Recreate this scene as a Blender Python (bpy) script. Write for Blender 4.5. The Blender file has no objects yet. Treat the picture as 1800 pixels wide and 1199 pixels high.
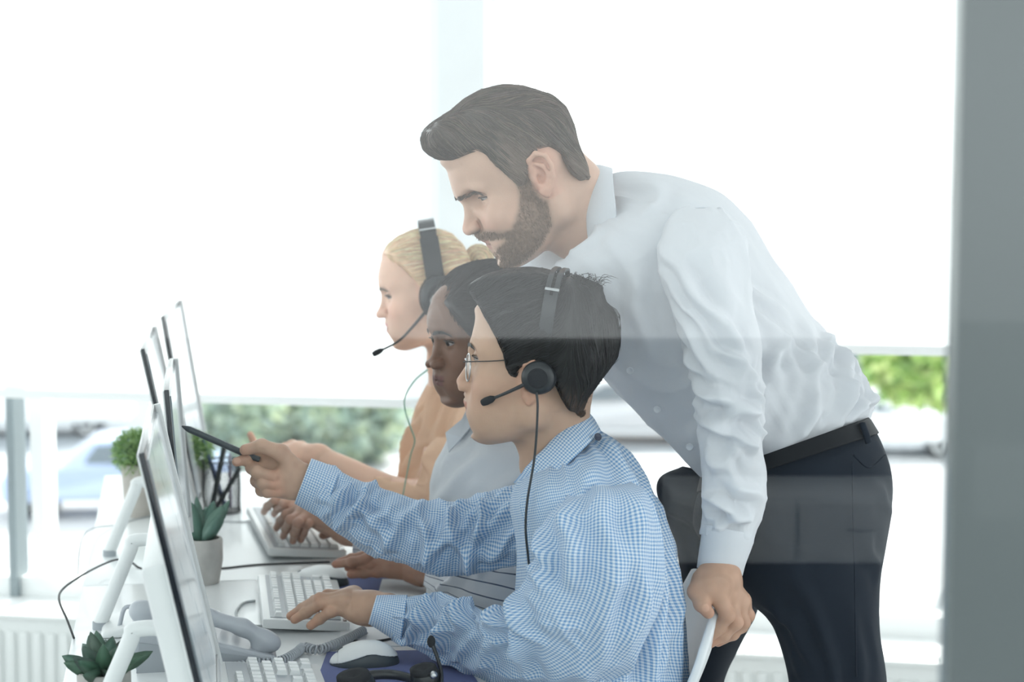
import bpy, bmesh, math, random
import numpy as np
from mathutils import Vector, Matrix

# ---------------------------------------------------------------- camera, world, sun, exposure
SC = bpy.context.scene
COL = SC.collection
FPX, W, H = 3400.0, 1800, 1199
CAM = np.array([0.0, 0.0, 1.476])
TH = math.radians(5.37)
cd = bpy.data.cameras.new('camera')
cam = bpy.data.objects.new('camera', cd)
COL.objects.link(cam)
cam.location = CAM
cam.rotation_euler = (math.pi / 2 - TH, 0, 0)
cd.sensor_width = 36.0
cd.lens = FPX / W * 36.0
cd.clip_start = 0.05
cd.clip_end = 300
cd.dof.use_dof = True
cd.dof.focus_distance = 2.82
cd.dof.aperture_fstop = 4.2
SC.camera = cam

world = bpy.data.worlds.new('sky')
SC.world = world
world.use_nodes = True
wn, wl = world.node_tree.nodes, world.node_tree.links
wn.clear()
w_out = wn.new('ShaderNodeOutputWorld')
w_bg = wn.new('ShaderNodeBackground')
w_bg.inputs['Color'].default_value = (0.93, 0.98, 1.0, 1)
w_bg.inputs['Strength'].default_value = 1.9
wl.new(w_bg.outputs[0], w_out.inputs[0])

sun_d = bpy.data.lights.new('sun', 'SUN')
sun_d.energy = 6.5
sun_d.angle = math.radians(3)
sun_d.color = (1.0, 0.97, 0.92)
sun = bpy.data.objects.new('sun', sun_d)
COL.objects.link(sun)
sun.rotation_euler = (math.radians(-52), math.radians(0), math.radians(-28))

SC.view_settings.view_transform = 'Standard'
SC.view_settings.look = 'None'
SC.view_settings.exposure = 0.28
SC.view_settings.gamma = 1.0
SC.view_settings.use_curve_mapping = False
SC.cycles.max_bounces = 8
SC.cycles.transparent_max_bounces = 12
SC.cycles.caustics_reflective = False
SC.cycles.caustics_refractive = False
# ---------------------------------------------------------------- helpers
RT, UPV, FW = np.array([1., 0, 0]), np.array([0, math.sin(TH), math.cos(TH)]), np.array([0, math.cos(TH), -math.sin(TH)])

def ray(px, py):
    return RT * ((px - 900.0) / FPX) + UPV * ((599.5 - py) / FPX) + FW

def P(px, py, d):                       # the point seen at (px, py), d metres in front of the lens
    return CAM + ray(px, py) * d

def PZ(px, py, z):                      # the point seen at (px, py) on the level z
    r = ray(px, py)
    return CAM + r * ((z - CAM[2]) / r[2])

def PY(px, py, y):
    r = ray(px, py)
    return CAM + r * (y / r[1])

def nrm(v):
    v = np.asarray(v, float)
    return v / (np.linalg.norm(v) + 1e-12)

def tag(o, label=None, cat=None, group=None, kind=None):
    if label: o['label'] = label
    if cat: o['category'] = cat
    if group: o['group'] = group
    if kind: o['kind'] = kind
    return o

def empty(name, loc=(0, 0, 0), label=None, cat=None, group=None):
    o = bpy.data.objects.new(name, None)
    o.empty_display_size = 0.05
    COL.objects.link(o)
    o.location = Vector([float(c) for c in loc])
    return tag(o, label, cat, group)

def parent_to(o, p):
    if p is not None:
        o.parent = p
        o.matrix_parent_inverse = world_of(p).inverted()

def world_of(o):
    M = o.matrix_basis.copy()
    if o.parent is not None:
        M = world_of(o.parent) @ o.matrix_parent_inverse @ M
    return M

class MB:
    """collects vertices / faces / colours / uvs, builds one mesh object"""
    def __init__(s):
        s.v, s.f, s.c, s.uv, s.n = [], [], [], [], 0
        s.m = []

    def add(s, verts, faces, col=None, uv=None, mi=0):
        verts = np.asarray(verts, np.float64).reshape(-1, 3)
        s.v.append(verts)
        for f in ([faces] if isinstance(faces, np.ndarray) else [faces]):
            if isinstance(f, np.ndarray):
                s.f.append((f + s.n, None)); s.m.append((len(f), mi))
            else:
                s.f.append((None, [[i + s.n for i in q] for q in f])); s.m.append((len(f), mi))
        n = len(verts)
        if col is None: col = (1, 1, 1)
        col = np.asarray(col, np.float32)
        if col.ndim == 1: col = np.tile(col[:3], (n, 1))
        s.c.append(col[:, :3])
        s.uv.append(np.zeros((n, 2), np.float32) if uv is None else np.asarray(uv, np.float32))
        s.n += n
        return s

    def box(s, c, size, rot=None, col=None, bev=0.0, mi=0, taper=None):
        hx, hy, hz = np.asarray(size, float) / 2
        if bev <= 0:
            v = np.array([[x, y, z] for z in (-hz, hz) for y in (-hy, hy) for x in (-hx, hx)])
            f = [(0, 2, 3, 1), (4, 5, 7, 6), (0, 1, 5, 4), (2, 6, 7, 3), (0, 4, 6, 2), (1, 3, 7, 5)]
        else:
            b = min(bev, hx * .98, hy * .98, hz * .98)
            bm = bmesh.new()
            bmesh.ops.create_cube(bm, size=1)
            for q in bm.verts:
                q.co.x *= 2 * hx; q.co.y *= 2 * hy; q.co.z *= 2 * hz
            bmesh.ops.bevel(bm, geom=bm.edges[:], offset=b, segments=2, profile=.6, affect='EDGES')
            bm.verts.index_update()
            v = np.array([q.co[:] for q in bm.verts])
            f = [[q.index for q in fa.verts] for fa in bm.faces]
            bm.free()
        if taper:
            t = (v[:, 2] / hz + 1) / 2
            v[:, 0] *= 1 + (taper[0] - 1) * t
            v[:, 1] *= 1 + (taper[1] - 1) * t
        if rot is not None: v = v @ np.asarray(rot, float).T
        return s.add(v + np.asarray(c, float), f, col, mi=mi)

    def tube(s, pts, r, n=8, col=None, cap=True, mi=0, smooth=0, flat=1.0):
        pts = np.asarray(pts, float)
        if smooth: pts = catmull(pts, smooth)
        m = len(pts)
        r = np.full(m, r, float) if np.isscalar(r) else np.interp(np.linspace(0, 1, m), np.linspace(0, 1, len(r)), r)
        t = np.gradient(pts, axis=0)
        t /= np.linalg.norm(t, axis=1)[:, None] + 1e-12
        ref = np.array([0, 0, 1.]) if abs(t[0][2]) < .9 else np.array([1., 0, 0])
        u = nrm(np.cross(t[0], ref))
        V = []
        a = np.linspace(0, 2 * math.pi, n, endpoint=False)
        for i in range(m):
            u = nrm(u - t[i] * np.dot(u, t[i]))
            w = np.cross(t[i], u)
            V.append(pts[i] + r[i] * (np.cos(a)[:, None] * u + flat * np.sin(a)[:, None] * w))
        V = np.concatenate(V)
        F = []
        for i in range(m - 1):
            for j in range(n):
                k = (j + 1) % n
                F.append((i * n + j, i * n + k, (i + 1) * n + k, (i + 1) * n + j))
        if cap:
            F.append(tuple(range(n - 1, -1, -1)))
            F.append(tuple(range((m - 1) * n, m * n)))
        return s.add(V, F, col, mi=mi)

    def lathe(s, prof, c=(0, 0, 0), n=32, rot=None, col=None, mi=0, jit=0, seed=0):
        a = np.linspace(0, 2 * math.pi, n, endpoint=False)
        V = np.array([[r * math.cos(x), r * math.sin(x), z] for r, z in prof for x in a])
        F = []
        for i in range(len(prof) - 1):
            for j in range(n):
                k = (j + 1) % n
                F.append((i * n + j, i * n + k, (i + 1) * n + k, (i + 1) * n + j))
        F.append(tuple(range(n - 1, -1, -1)))
        m = len(prof)
        F.append(tuple(range((m - 1) * n, m * n)))
        if rot is not None: V = V @ np.asarray(rot, float).T
        return s.add(V + np.asarray(c, float), F, col, mi=mi)

    def prism(s, poly, z0, z1, frame=None, o=(0, 0, 0), col=None, mi=0):
        """poly in the plane of frame[:,0], frame[:,1]; extruded along frame[:,2]"""
        n = len(poly)
        v = np.array([[x, y, z0] for x, y in poly] + [[x, y, z1] for x, y in poly], float)
        f = [tuple(range(n - 1, -1, -1)), tuple(range(n, 2 * n))] + [(i, (i + 1) % n, n + (i + 1) % n, n + i) for i in range(n)]
        if frame is not None: v = v @ np.asarray(frame, float).T
        return s.add(v + np.asarray(o, float), f, col, mi=mi)

    def sphere(s, c, r, n=12, col=None, rot=None, mi=0):
        r = np.full(3, r, float) if np.isscalar(r) else np.asarray(r, float)
        m = n // 2 + 1
        V, F = [], []
        for i in range(m):
            p = math.pi * i / (m - 1)
            for j in range(n):
                q = 2 * math.pi * j / n
                V.append((math.sin(p) * math.cos(q), math.sin(p) * math.sin(q), math.cos(p)))
        for i in range(m - 1):
            for j in range(n):
                k = (j + 1) % n
                F.append((i * n + j, (i + 1) * n + j, (i + 1) * n + k, i * n + k))
        V = np.array(V) * r
        if rot is not None: V = V @ np.asarray(rot, float).T
        return s.add(V + np.asarray(c, float), F, col, mi=mi)

    def build(s, name, mats, parent=None, smooth=True, flip=False, label=None, cat=None, group=None, kind=None, origin=None, auto=None):
        V = np.concatenate(s.v)
        o = np.zeros(3) if origin is None else np.asarray(origin, float)
        me = bpy.data.meshes.new(name)
        li, tot = [], []
        for arr, lst in s.f:
            if arr is not None:
                li.append(arr.reshape(-1)); tot.append(np.full(len(arr), arr.shape[1]))
            else:
                li.append(np.array([i for q in lst for i in q], np.int64)); tot.append(np.array([len(q) for q in lst], np.int64))
        li = np.concatenate(li).astype(np.int32); tot = np.concatenate(tot).astype(np.int32)
        st = np.concatenate([[0], np.cumsum(tot)[:-1]]).astype(np.int32)
        me.vertices.add(len(V)); me.loops.add(len(li)); me.polygons.add(len(tot))
        me.vertices.foreach_set('co', (V - o).astype(np.float32).reshape(-1))
        me.loops.foreach_set('vertex_index', li)
        me.polygons.foreach_set('loop_start', st)
        me.polygons.foreach_set('loop_total', tot)
        me.polygons.foreach_set('use_smooth', np.full(len(tot), bool(smooth)))
        mi = np.concatenate([np.full(n, k) for n, k in s.m]).astype(np.int32)
        me.polygons.foreach_set('material_index', mi)
        me.update(calc_edges=True)
        C = np.concatenate(s.c)
        ca = me.color_attributes.new('Col', 'FLOAT_COLOR', 'POINT')
        ca.data.foreach_set('color', np.concatenate([C, np.ones((len(C), 1), np.float32)], 1).astype(np.float32).reshape(-1))
        U = np.concatenate(s.uv)
        if np.abs(U).max() > 0:
            ul = me.uv_layers.new(name='UVMap')
            ul.data.foreach_set('uv', U[li].astype(np.float32).reshape(-1))
        me.validate()
        if flip: me.flip_normals()
        for m in (mats if isinstance(mats, (list, tuple)) else [mats]): me.materials.append(m)
        if auto is not None:
            me.polygons.foreach_set('use_smooth', np.ones(len(me.polygons), bool))
            me.set_sharp_from_angle(angle=math.radians(auto))
        ob = bpy.data.objects.new(name, me)
        COL.objects.link(ob)
        ob.location = Vector([float(q) for q in o])
        parent_to(ob, parent)
        return tag(ob, label, cat, group, kind)

def copy_tree(o, parent=None, M=None):
    c = o.copy()
    COL.objects.link(c)
    if parent is not None: c.parent = parent
    for ch in o.children: copy_tree(ch, c)
    return c

def catmull(pts, k):
    pts = np.asarray(pts, float)
    n = len(pts)
    if n < 3:
        t = np.linspace(0, 1, k * (n - 1) + 1)[:, None]
        return pts[0] * (1 - t) + pts[-1] * t
    ext = np.concatenate([[2 * pts[0] - pts[1]], pts, [2 * pts[-1] - pts[-2]]])
    out = []
    for i in range(n - 1):
        p0, p1, p2, p3 = ext[i:i + 4]
        for j in range(k):
            t = j / k
            out.append(.5 * ((2 * p1) + (-p0 + p2) * t + (2 * p0 - 5 * p1 + 4 * p2 - p3) * t * t + (-p0 + 3 * p1 - 3 * p2 + p3) * t ** 3))
    out.append(pts[-1])
    return np.array(out)

# ---- value noise
_rng = np.random.RandomState(7)
_perm = _rng.permutation(4096)
_val = _rng.rand(4096).astype(np.float32)

def vnoise(p):
    p = np.asarray(p, np.float32)
    i = np.floor(p).astype(np.int64)
    f = p - i
    f = f * f * (3 - 2 * f)
    def h(a, b, c):
        return _val[_perm[(_perm[(_perm[a & 4095] + b) & 4095] + c) & 4095]]
    r = 0
    for dx in (0, 1):
        for dy in (0, 1):
            for dz in (0, 1):
                w = (f[..., 0] if dx else 1 - f[..., 0]) * (f[..., 1] if dy else 1 - f[..., 1]) * (f[..., 2] if dz else 1 - f[..., 2])
                r = r + w * h(i[..., 0] + dx, i[..., 1] + dy, i[..., 2] + dz)
    return r

# ---- signed distance volumes, meshed with surface nets
def s_ell(X, c, r):
    r = np.asarray(r, np.float32); q = [(X[k] - np.float32(c[k])) for k in range(3)]
    a = np.sqrt(sum((q[k] / r[k]) ** 2 for k in range(3)))
    b = np.sqrt(sum((q[k] / r[k] ** 2) ** 2 for k in range(3))) + 1e-6
    return a * (a - 1) / b

def s_cap(X, a, b, ra, rb):
    a = np.asarray(a, np.float32); b = np.asarray(b, np.float32); ba = b - a
    L = float(ba @ ba) + 1e-12
    pa = [X[k] - a[k] for k in range(3)]
    h = np.clip(sum(pa[k] * ba[k] for k in range(3)) / L, 0, 1)
    return np.sqrt(sum((pa[k] - ba[k] * h) ** 2 for k in range(3))) - (ra + (rb - ra) * h)

def smin(a, b, k):
    if k <= 0: return np.minimum(a, b)
    h = np.maximum(k - np.abs(a - b), 0) / k
    return np.minimum(a, b) - h * h * k * .25

class Vol:
    def __init__(s, lo, hi, h):
        s.lo = np.asarray(lo, float); s.h = h
        s.n = np.ceil((np.asarray(hi, float) - s.lo) / h).astype(int) + 1
        s.F = np.full(s.n, 1.0, np.float32)
        s.ax = [(s.lo[k] + h * np.arange(s.n[k])).astype(np.float32) for k in range(3)]

    def _sl(s, lo, hi):
        a = np.clip(np.floor((np.asarray(lo) - s.lo) / s.h).astype(int), 0, s.n)
        b = np.clip(np.ceil((np.asarray(hi) - s.lo) / s.h).astype(int) + 1, 0, s.n)
        sl = tuple(slice(a[k], b[k]) for k in range(3))
        X = np.meshgrid(*[s.ax[k][sl[k]] for k in range(3)], indexing='ij', sparse=True)
        return sl, X

    def _op(s, lo, hi, fn, k, sub):
        sl, X = s._sl(np.asarray(lo) - 1.4 * k - s.h * 2, np.asarray(hi) + 1.4 * k + s.h * 2)
        if s.F[sl].size == 0: return s
        d = fn(X)
        if sub: s.F[sl] = -smin(-s.F[sl], d, k)
        else: s.F[sl] = smin(s.F[sl], d, k)
        return s

    def ell(s, c, r, k=.01, sub=False):
        r = np.full(3, r, float) if np.isscalar(r) else np.asarray(r, float); c = np.asarray(c, float)
        return s._op(c - r, c + r, lambda X: s_ell(X, c, r), k, sub)

    def cap(s, a, b, ra, rb=None, k=.01, sub=False):
        rb = ra if rb is None else rb
        a = np.asarray(a, float); b = np.asarray(b, float); m = max(ra, rb)
        return s._op(np.minimum(a, b) - m, np.maximum(a, b) + m, lambda X: s_cap(X, a, b, ra, rb), k, sub)

    def chain(s, pts, rs, k=.006, sub=False, k0=None):
        for i in range(len(pts) - 1):
            s.cap(pts[i], pts[i + 1], rs[i], rs[i + 1], k if (i or k0 is None) else k0, sub)
        return s

    def mesh(s):
        F = s.F; S = F < 0
        n = s.n
        c8 = [(i, j, k) for i in (0, 1) for j in (0, 1) for k in (0, 1)]
        cnt = np.zeros(n - 1, np.int8)
        for i, j, k in c8: cnt += S[i:n[0] - 1 + i, j:n[1] - 1 + j, k:n[2] - 1 + k]
        idx = np.argwhere((cnt > 0) & (cnt < 8))
        vals = np.stack([F[idx[:, 0] + i, idx[:, 1] + j, idx[:, 2] + k] for i, j, k in c8], 1)
        acc = np.zeros((len(idx), 3)); num = np.zeros(len(idx))
        for a in range(8):
            for b in range(a + 1, 8):
                da = np.array(c8[b]) - np.array(c8[a])
                if np.abs(da).sum() != 1: continue
                va, vb = vals[:, a], vals[:, b]
                cr = (va < 0) != (vb < 0)
                t = np.where(cr, va / np.where(cr, va - vb, 1), 0)
                acc += np.where(cr[:, None], np.array(c8[a]) + t[:, None] * da, 0); num += cr
        V = s.lo + s.h * (idx + acc / np.maximum(num, 1)[:, None])
        vid = np.full(n - 1, -1, np.int64); vid[tuple(idx.T)] = np.arange(len(idx))
        Q = []
        for ax in range(3):
            o1, o2 = (ax + 1) % 3, (ax + 2) % 3
            sl0 = [slice(None)] * 3; sl1 = [slice(None)] * 3
            sl0[ax] = slice(0, n[ax] - 1); sl1[ax] = slice(1, n[ax])
            A, B = S[tuple(sl0)], S[tuple(sl1)]
            E = np.argwhere(A != B)
            ok = (E[:, o1] > 0) & (E[:, o2] > 0) & (E[:, o1] < n[o1] - 1) & (E[:, o2] < n[o2] - 1)
            E = E[ok]
            if not len(E): continue
            neg = A[tuple(E.T)]
            def cell(d1, d2):
                q = E.copy(); q[:, o1] += d1; q[:, o2] += d2
                return vid[tuple(q.T)]
            q = np.stack([cell(-1, -1), cell(0, -1), cell(0, 0), cell(-1, 0)], 1)
            q[~neg] = q[~neg][:, ::-1]
            Q.append(q)
        Q = np.concatenate(Q)
        Q = Q[(Q >= 0).all(1)]
        return V, Q

    def sample(s, p):
        g = (np.asarray(p) - s.lo) / s.h
        g = np.clip(g, 0, s.n - 1.001)
        i = np.floor(g).astype(int); f = g - i
        r = 0
        for a in (0, 1):
            for b in (0, 1):
                for c in (0, 1):
                    w = (f[:, 0] if a else 1 - f[:, 0]) * (f[:, 1] if b else 1 - f[:, 1]) * (f[:, 2] if c else 1 - f[:, 2])
                    r = r + w * s.F[i[:, 0] + a, i[:, 1] + b, i[:, 2] + c]
        return r

    def grad(s, p):
        e = s.h
        g = np.stack([s.sample(p + np.eye(3)[k] * e) - s.sample(p - np.eye(3)[k] * e) for k in range(3)], 1)
        return g / (np.linalg.norm(g, axis=1)[:, None] + 1e-9)

def vsmooth(V, Q, it=1, lam=.5):
    n = len(V)
    e = np.concatenate([Q[:, [0, 1]], Q[:, [1, 2]], Q[:, [2, 3]], Q[:, [3, 0]]])
    deg = np.bincount(e[:, 0], minlength=n) + np.bincount(e[:, 1], minlength=n)
    for _ in range(it):
        A = np.stack([np.bincount(e[:, 0], V[e[:, 1], k], n) + np.bincount(e[:, 1], V[e[:, 0], k], n) for k in range(3)], 1)
        V = V + lam * (A / np.maximum(deg, 1)[:, None] - V)
    return V

def poly_sdf(poly, A, B):
    """signed distance to a closed polygon, on the grid A x B (broadcast)"""
    poly = np.asarray(poly, np.float32)
    d = np.full(np.broadcast(A, B).shape, 1e9, np.float32); sgn = np.zeros(d.shape, bool)
    n = len(poly)
    for i in range(n):
        x0, y0 = poly[i]; x1, y1 = poly[(i + 1) % n]
        ex, ey = x1 - x0, y1 - y0
        wx, wy = A - x0, B - y0
        h = np.clip((wx * ex + wy * ey) / (ex * ex + ey * ey + 1e-12), 0, 1)
        d = np.minimum(d, (wx - ex * h) ** 2 + (wy - ey * h) ** 2)
        if abs(ey) > 1e-9:
            sgn ^= ((y0 > B) != (y1 > B)) & (A < ex * (B - y0) / ey + x0)
    d = np.sqrt(d)
    return np.where(sgn, -d, d)

def sstep(a, b, x):
    t = np.clip((x - a) / (b - a), 0, 1)
    return t * t * (3 - 2 * t)

# ---- lofts between two traced outlines: stations (ax, ay, bx, by, depth, half_depth)
def loft(st, nu=160, nv=96, disp=None, caps=(True, True), expo=2.0, vscale=None, wrap0=-90):
    st = np.array([list(s) + [0.0] * (7 - len(s)) for s in st], float)
    C, Hv, Dv = [], [], []
    for ax, ay, bx, by, d, hd, dd in st:      # dd: extra depth of outline a (minus that for b)
        A, B = P(ax, ay, d + dd), P(bx, by, d - dd)
        C.append((A + B) / 2); Hv.append((A - B) / 2)
        mid = (A + B) / 2 - CAM
        Dv.append(nrm(mid) * hd)
    C, Hv, Dv = map(np.array, (C, Hv, Dv))
    n = len(st)
    L = np.concatenate([[0], np.cumsum(np.linalg.norm(np.diff(C, axis=0), axis=1) + 1e-6)])
    k = 24
    dense = [catmull(a, k) for a in (C, Hv, Dv)]
    tt = catmull(np.arange(n)[:, None].astype(float), k)[:, 0]
    cd_ = dense[0]
    s = np.concatenate([[0], np.cumsum(np.linalg.norm(np.diff(cd_, axis=0), axis=1))])
    S = np.linspace(0, s[-1], nu)
    rs = lambda a: np.stack([np.interp(S, s, a[:, j]) for j in range(a.shape[1])], 1)
    C, Hv, Dv = map(rs, dense)
    T = np.interp(S, s, tt)
    phi = np.radians(np.linspace(wrap0, wrap0 + 360, nv + 1))
    co, si = np.cos(phi), np.sin(phi)
    if expo != 2.0:
        co = np.sign(co) * np.abs(co) ** (2 / expo); si = np.sign(si) * np.abs(si) ** (2 / expo)
    V = C[:, None] + Hv[:, None] * co[None, :, None] - Dv[:, None] * si[None, :, None]
    rad = vscale or float(np.mean((np.linalg.norm(Hv, axis=1) + np.linalg.norm(Dv, axis=1)) / 2))
    U = np.stack(np.broadcast_arrays(S[:, None], phi[None, :] * rad), -1)
    if disp is not None:
        du = np.gradient(V, axis=0); dv = np.gradient(V, axis=1)
        N = np.cross(dv, du)
        N /= np.linalg.norm(N, axis=2)[..., None] + 1e-12
        out = V - C[:, None]
        if (N * out).sum() < 0: N = -N
        N[:, 0] = N[:, -1] = nrm_rows(N[:, 0] + N[:, -1])
        D = disp(U[..., 0], U[..., 1], np.broadcast_to(T[:, None], U.shape[:2]), np.degrees(np.broadcast_to(phi[None], U.shape[:2])), V, rad)
        D[:, -1] = D[:, 0]
        V = V + N * D[..., None]
    nu_, nc = V.shape[:2]
    i, j = np.meshgrid(np.arange(nu_ - 1), np.arange(nc - 1), indexing='ij')
    q = np.stack([i * nc + j, i * nc + j + 1, (i + 1) * nc + j + 1, (i + 1) * nc + j], -1).reshape(-1, 4)
    VV = V.reshape(-1, 3); UU = U.reshape(-1, 2)
    F = [tuple(int(z) for z in w) for w in q]
    if caps[0]: F.append(tuple(range(nc - 1)))
    if caps[1]: F.append(tuple(range((nu_ - 1) * nc + nc - 2, (nu_ - 1) * nc - 1, -1)))
    # outward orientation
    a, b, c = VV[q[:, 0]], VV[q[:, 1]], VV[q[:, 3]]
    ctr = np.repeat(C[:-1], nc - 1, 0)
    if ((np.cross(b - a, c - a)) * (a - ctr)).sum() < 0:
        F = [w[::-1] for w in F]
    return VV, F, UU

def nrm_rows(a):
    return a / (np.linalg.norm(a, axis=-1)[..., None] + 1e-12)

def fold_disp(folds, noise=(), base=None):
    """folds: (t0, phi0, t1, phi1, width, height) ; t is the station number, phi 90 faces the lens
       noise: (scale_u, scale_v, height, shear, seed)"""
    def f(u, v, t, phi, V, rad):
        D = np.zeros(u.shape)
        tu = np.interp(np.linspace(0, t.max(), 200), t[:, 0], u[:, 0])
        for t0, p0, t1, p1, w, hgt in folds:
            u0, u1 = np.interp([t0, t1], np.linspace(0, t.max(), 200), tu)
            a = np.array([u0, math.radians(p0) * rad]); b = np.array([u1, math.radians(p1) * rad])
            ba = b - a; L = ba @ ba + 1e-12
            hh = ((u - a[0]) * ba[0] + (v - a[1]) * ba[1]) / L
            h = np.clip(hh, 0, 1)
            wig = .35 * w * np.sin(9 * h + 40 * t0 + p0)
            nx, ny = -ba[1] / math.sqrt(L), ba[0] / math.sqrt(L)
            sd = (u - a[0] - ba[0] * h) * nx + (v - a[1] - ba[1] * h) * ny + wig
            along = np.maximum(0, np.abs(hh - .5) - .5) * math.sqrt(L)
            tap = np.sin(np.pi * np.clip(.12 + .76 * h, 0, 1)) * np.exp(-(along / w) ** 2)
            D += hgt * tap * (np.exp(-(sd / w) ** 2) - .55 * np.exp(-((np.abs(sd) - 1.9 * w) / (1.1 * w)) ** 2))
        for su, sv, hgt, sh, seed in noise:
            q = np.stack([u / su + sh * v / su, v / sv - .3 * sh * u / sv, np.full(u.shape, seed * 7.7)], -1)
            q[..., 1] += .8 * vnoise(q * .45 + 31.7)
            n1 = vnoise(q)
            D += hgt * ((1 - np.abs(2 * n1 - 1)) ** 2 - .35)
        if base is not None: D += base(u, v, t, phi, V)
        return D
    return f

def rfolds(n, tr, pr, ang, length, w, hgt, seed):
    """random folds; ang: degrees of phi drift per station"""
    r = random.Random(seed); out = []
    for _ in range(n):
        t = r.uniform(*tr); p = r.uniform(*pr); l = length * r.uniform(.6, 1.3); a = ang * r.uniform(.5, 1.5)
        out.append((t - l / 2, p - a * l / 2, t + l / 2, p + a * l / 2, w * r.uniform(.7, 1.4), hgt * r.uniform(.5, 1.3)))
    return out

# ---- procedural materials
MATS = {}
def new_mat(name):
    m = bpy.data.materials.new(name); m.use_nodes = True
    nt = m.node_tree
    for n in list(nt.nodes): nt.nodes.remove(n)
    out = nt.nodes.new('ShaderNodeOutputMaterial')
    MATS[name] = m
    return m, nt, out

def pmat(name, col=(.8, .8, .8), rough=.5, metal=0, spec=.5, noise=None, bump=None, attr=False, sss=0, trans=0, sheen=0, alpha=None, coat=0, emit=None, var=.08):
    """Principled; noise=(scale, amount) varies the colour, bump=(scale, strength, distance)"""
    m, nt, out = new_mat(name)
    N, L = nt.nodes, nt.links
    b = N.new('ShaderNodeBsdfPrincipled')
    L.new(b.outputs[0], out.inputs[0])
    b.inputs['Roughness'].default_value = rough
    b.inputs['Metallic'].default_value = metal
    b.inputs['Specular IOR Level'].default_value = spec
    if sheen: b.inputs['Sheen Weight'].default_value = sheen
    if coat: b.inputs['Coat Weight'].default_value = coat
    src = None
    tc = N.new('ShaderNodeTexCoord')
    if attr:
        a = N.new('ShaderNodeAttribute'); a.attribute_name = 'Col'
        src = a.outputs['Color']
    if noise:
        t = N.new('ShaderNodeTexNoise'); t.inputs['Scale'].default_value = noise[0]; t.inputs['Detail'].default_value = 4
        L.new(tc.outputs['Object'], t.inputs['Vector'])
        mp = N.new('ShaderNodeMapRange'); mp.inputs['To Min'].default_value = 1 - noise[1]; mp.inputs['To Max'].default_value = 1 + noise[1]
        mp.inputs['From Min'].default_value = .3; mp.inputs['From Max'].default_value = .7
        L.new(t.outputs['Fac'], mp.inputs['Value'])
        mx = N.new('ShaderNodeMix'); mx.data_type = 'RGBA'; mx.blend_type = 'MULTIPLY'; mx.inputs[0].default_value = 1
        if src: L.new(src, mx.inputs[6])
        else: mx.inputs[6].default_value = (*col, 1)
        L.new(mp.outputs[0], mx.inputs[7])
        src = mx.outputs[2]
    if src: L.new(src, b.inputs['Base Color'])
    else: b.inputs['Base Color'].default_value = (*col, 1)
    if sss:
        b.inputs['Subsurface Weight'].default_value = sss
        b.inputs['Subsurface Radius'].default_value = (1, .35, .2)
        b.inputs['Subsurface Scale'].default_value = .006
    if bump:
        t = N.new('ShaderNodeTexNoise'); t.inputs['Scale'].default_value = bump[0]; t.inputs['Detail'].default_value = 3
        L.new(tc.outputs['Object'], t.inputs['Vector'])
        bp = N.new('ShaderNodeBump'); bp.inputs['Strength'].default_value = bump[1]; bp.inputs['Distance'].default_value = bump[2]
        L.new(t.outputs['Fac'], bp.inputs['Height']); L.new(bp.outputs[0], b.inputs['Normal'])
    if trans:
        tr = N.new('ShaderNodeBsdfTranslucent'); ms = N.new('ShaderNodeMixShader'); ms.inputs[0].default_value = trans
        if src: L.new(src, tr.inputs['Color'])
        else: tr.inputs['Color'].default_value = (*col, 1)
        L.new(b.outputs[0], ms.inputs[1]); L.new(tr.outputs[0], ms.inputs[2]); L.new(ms.outputs[0], out.inputs[0])
    if emit:
        b.inputs['Emission Color'].default_value = (*emit[0], 1); b.inputs['Emission Strength'].default_value = emit[1]
    return m

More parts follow.
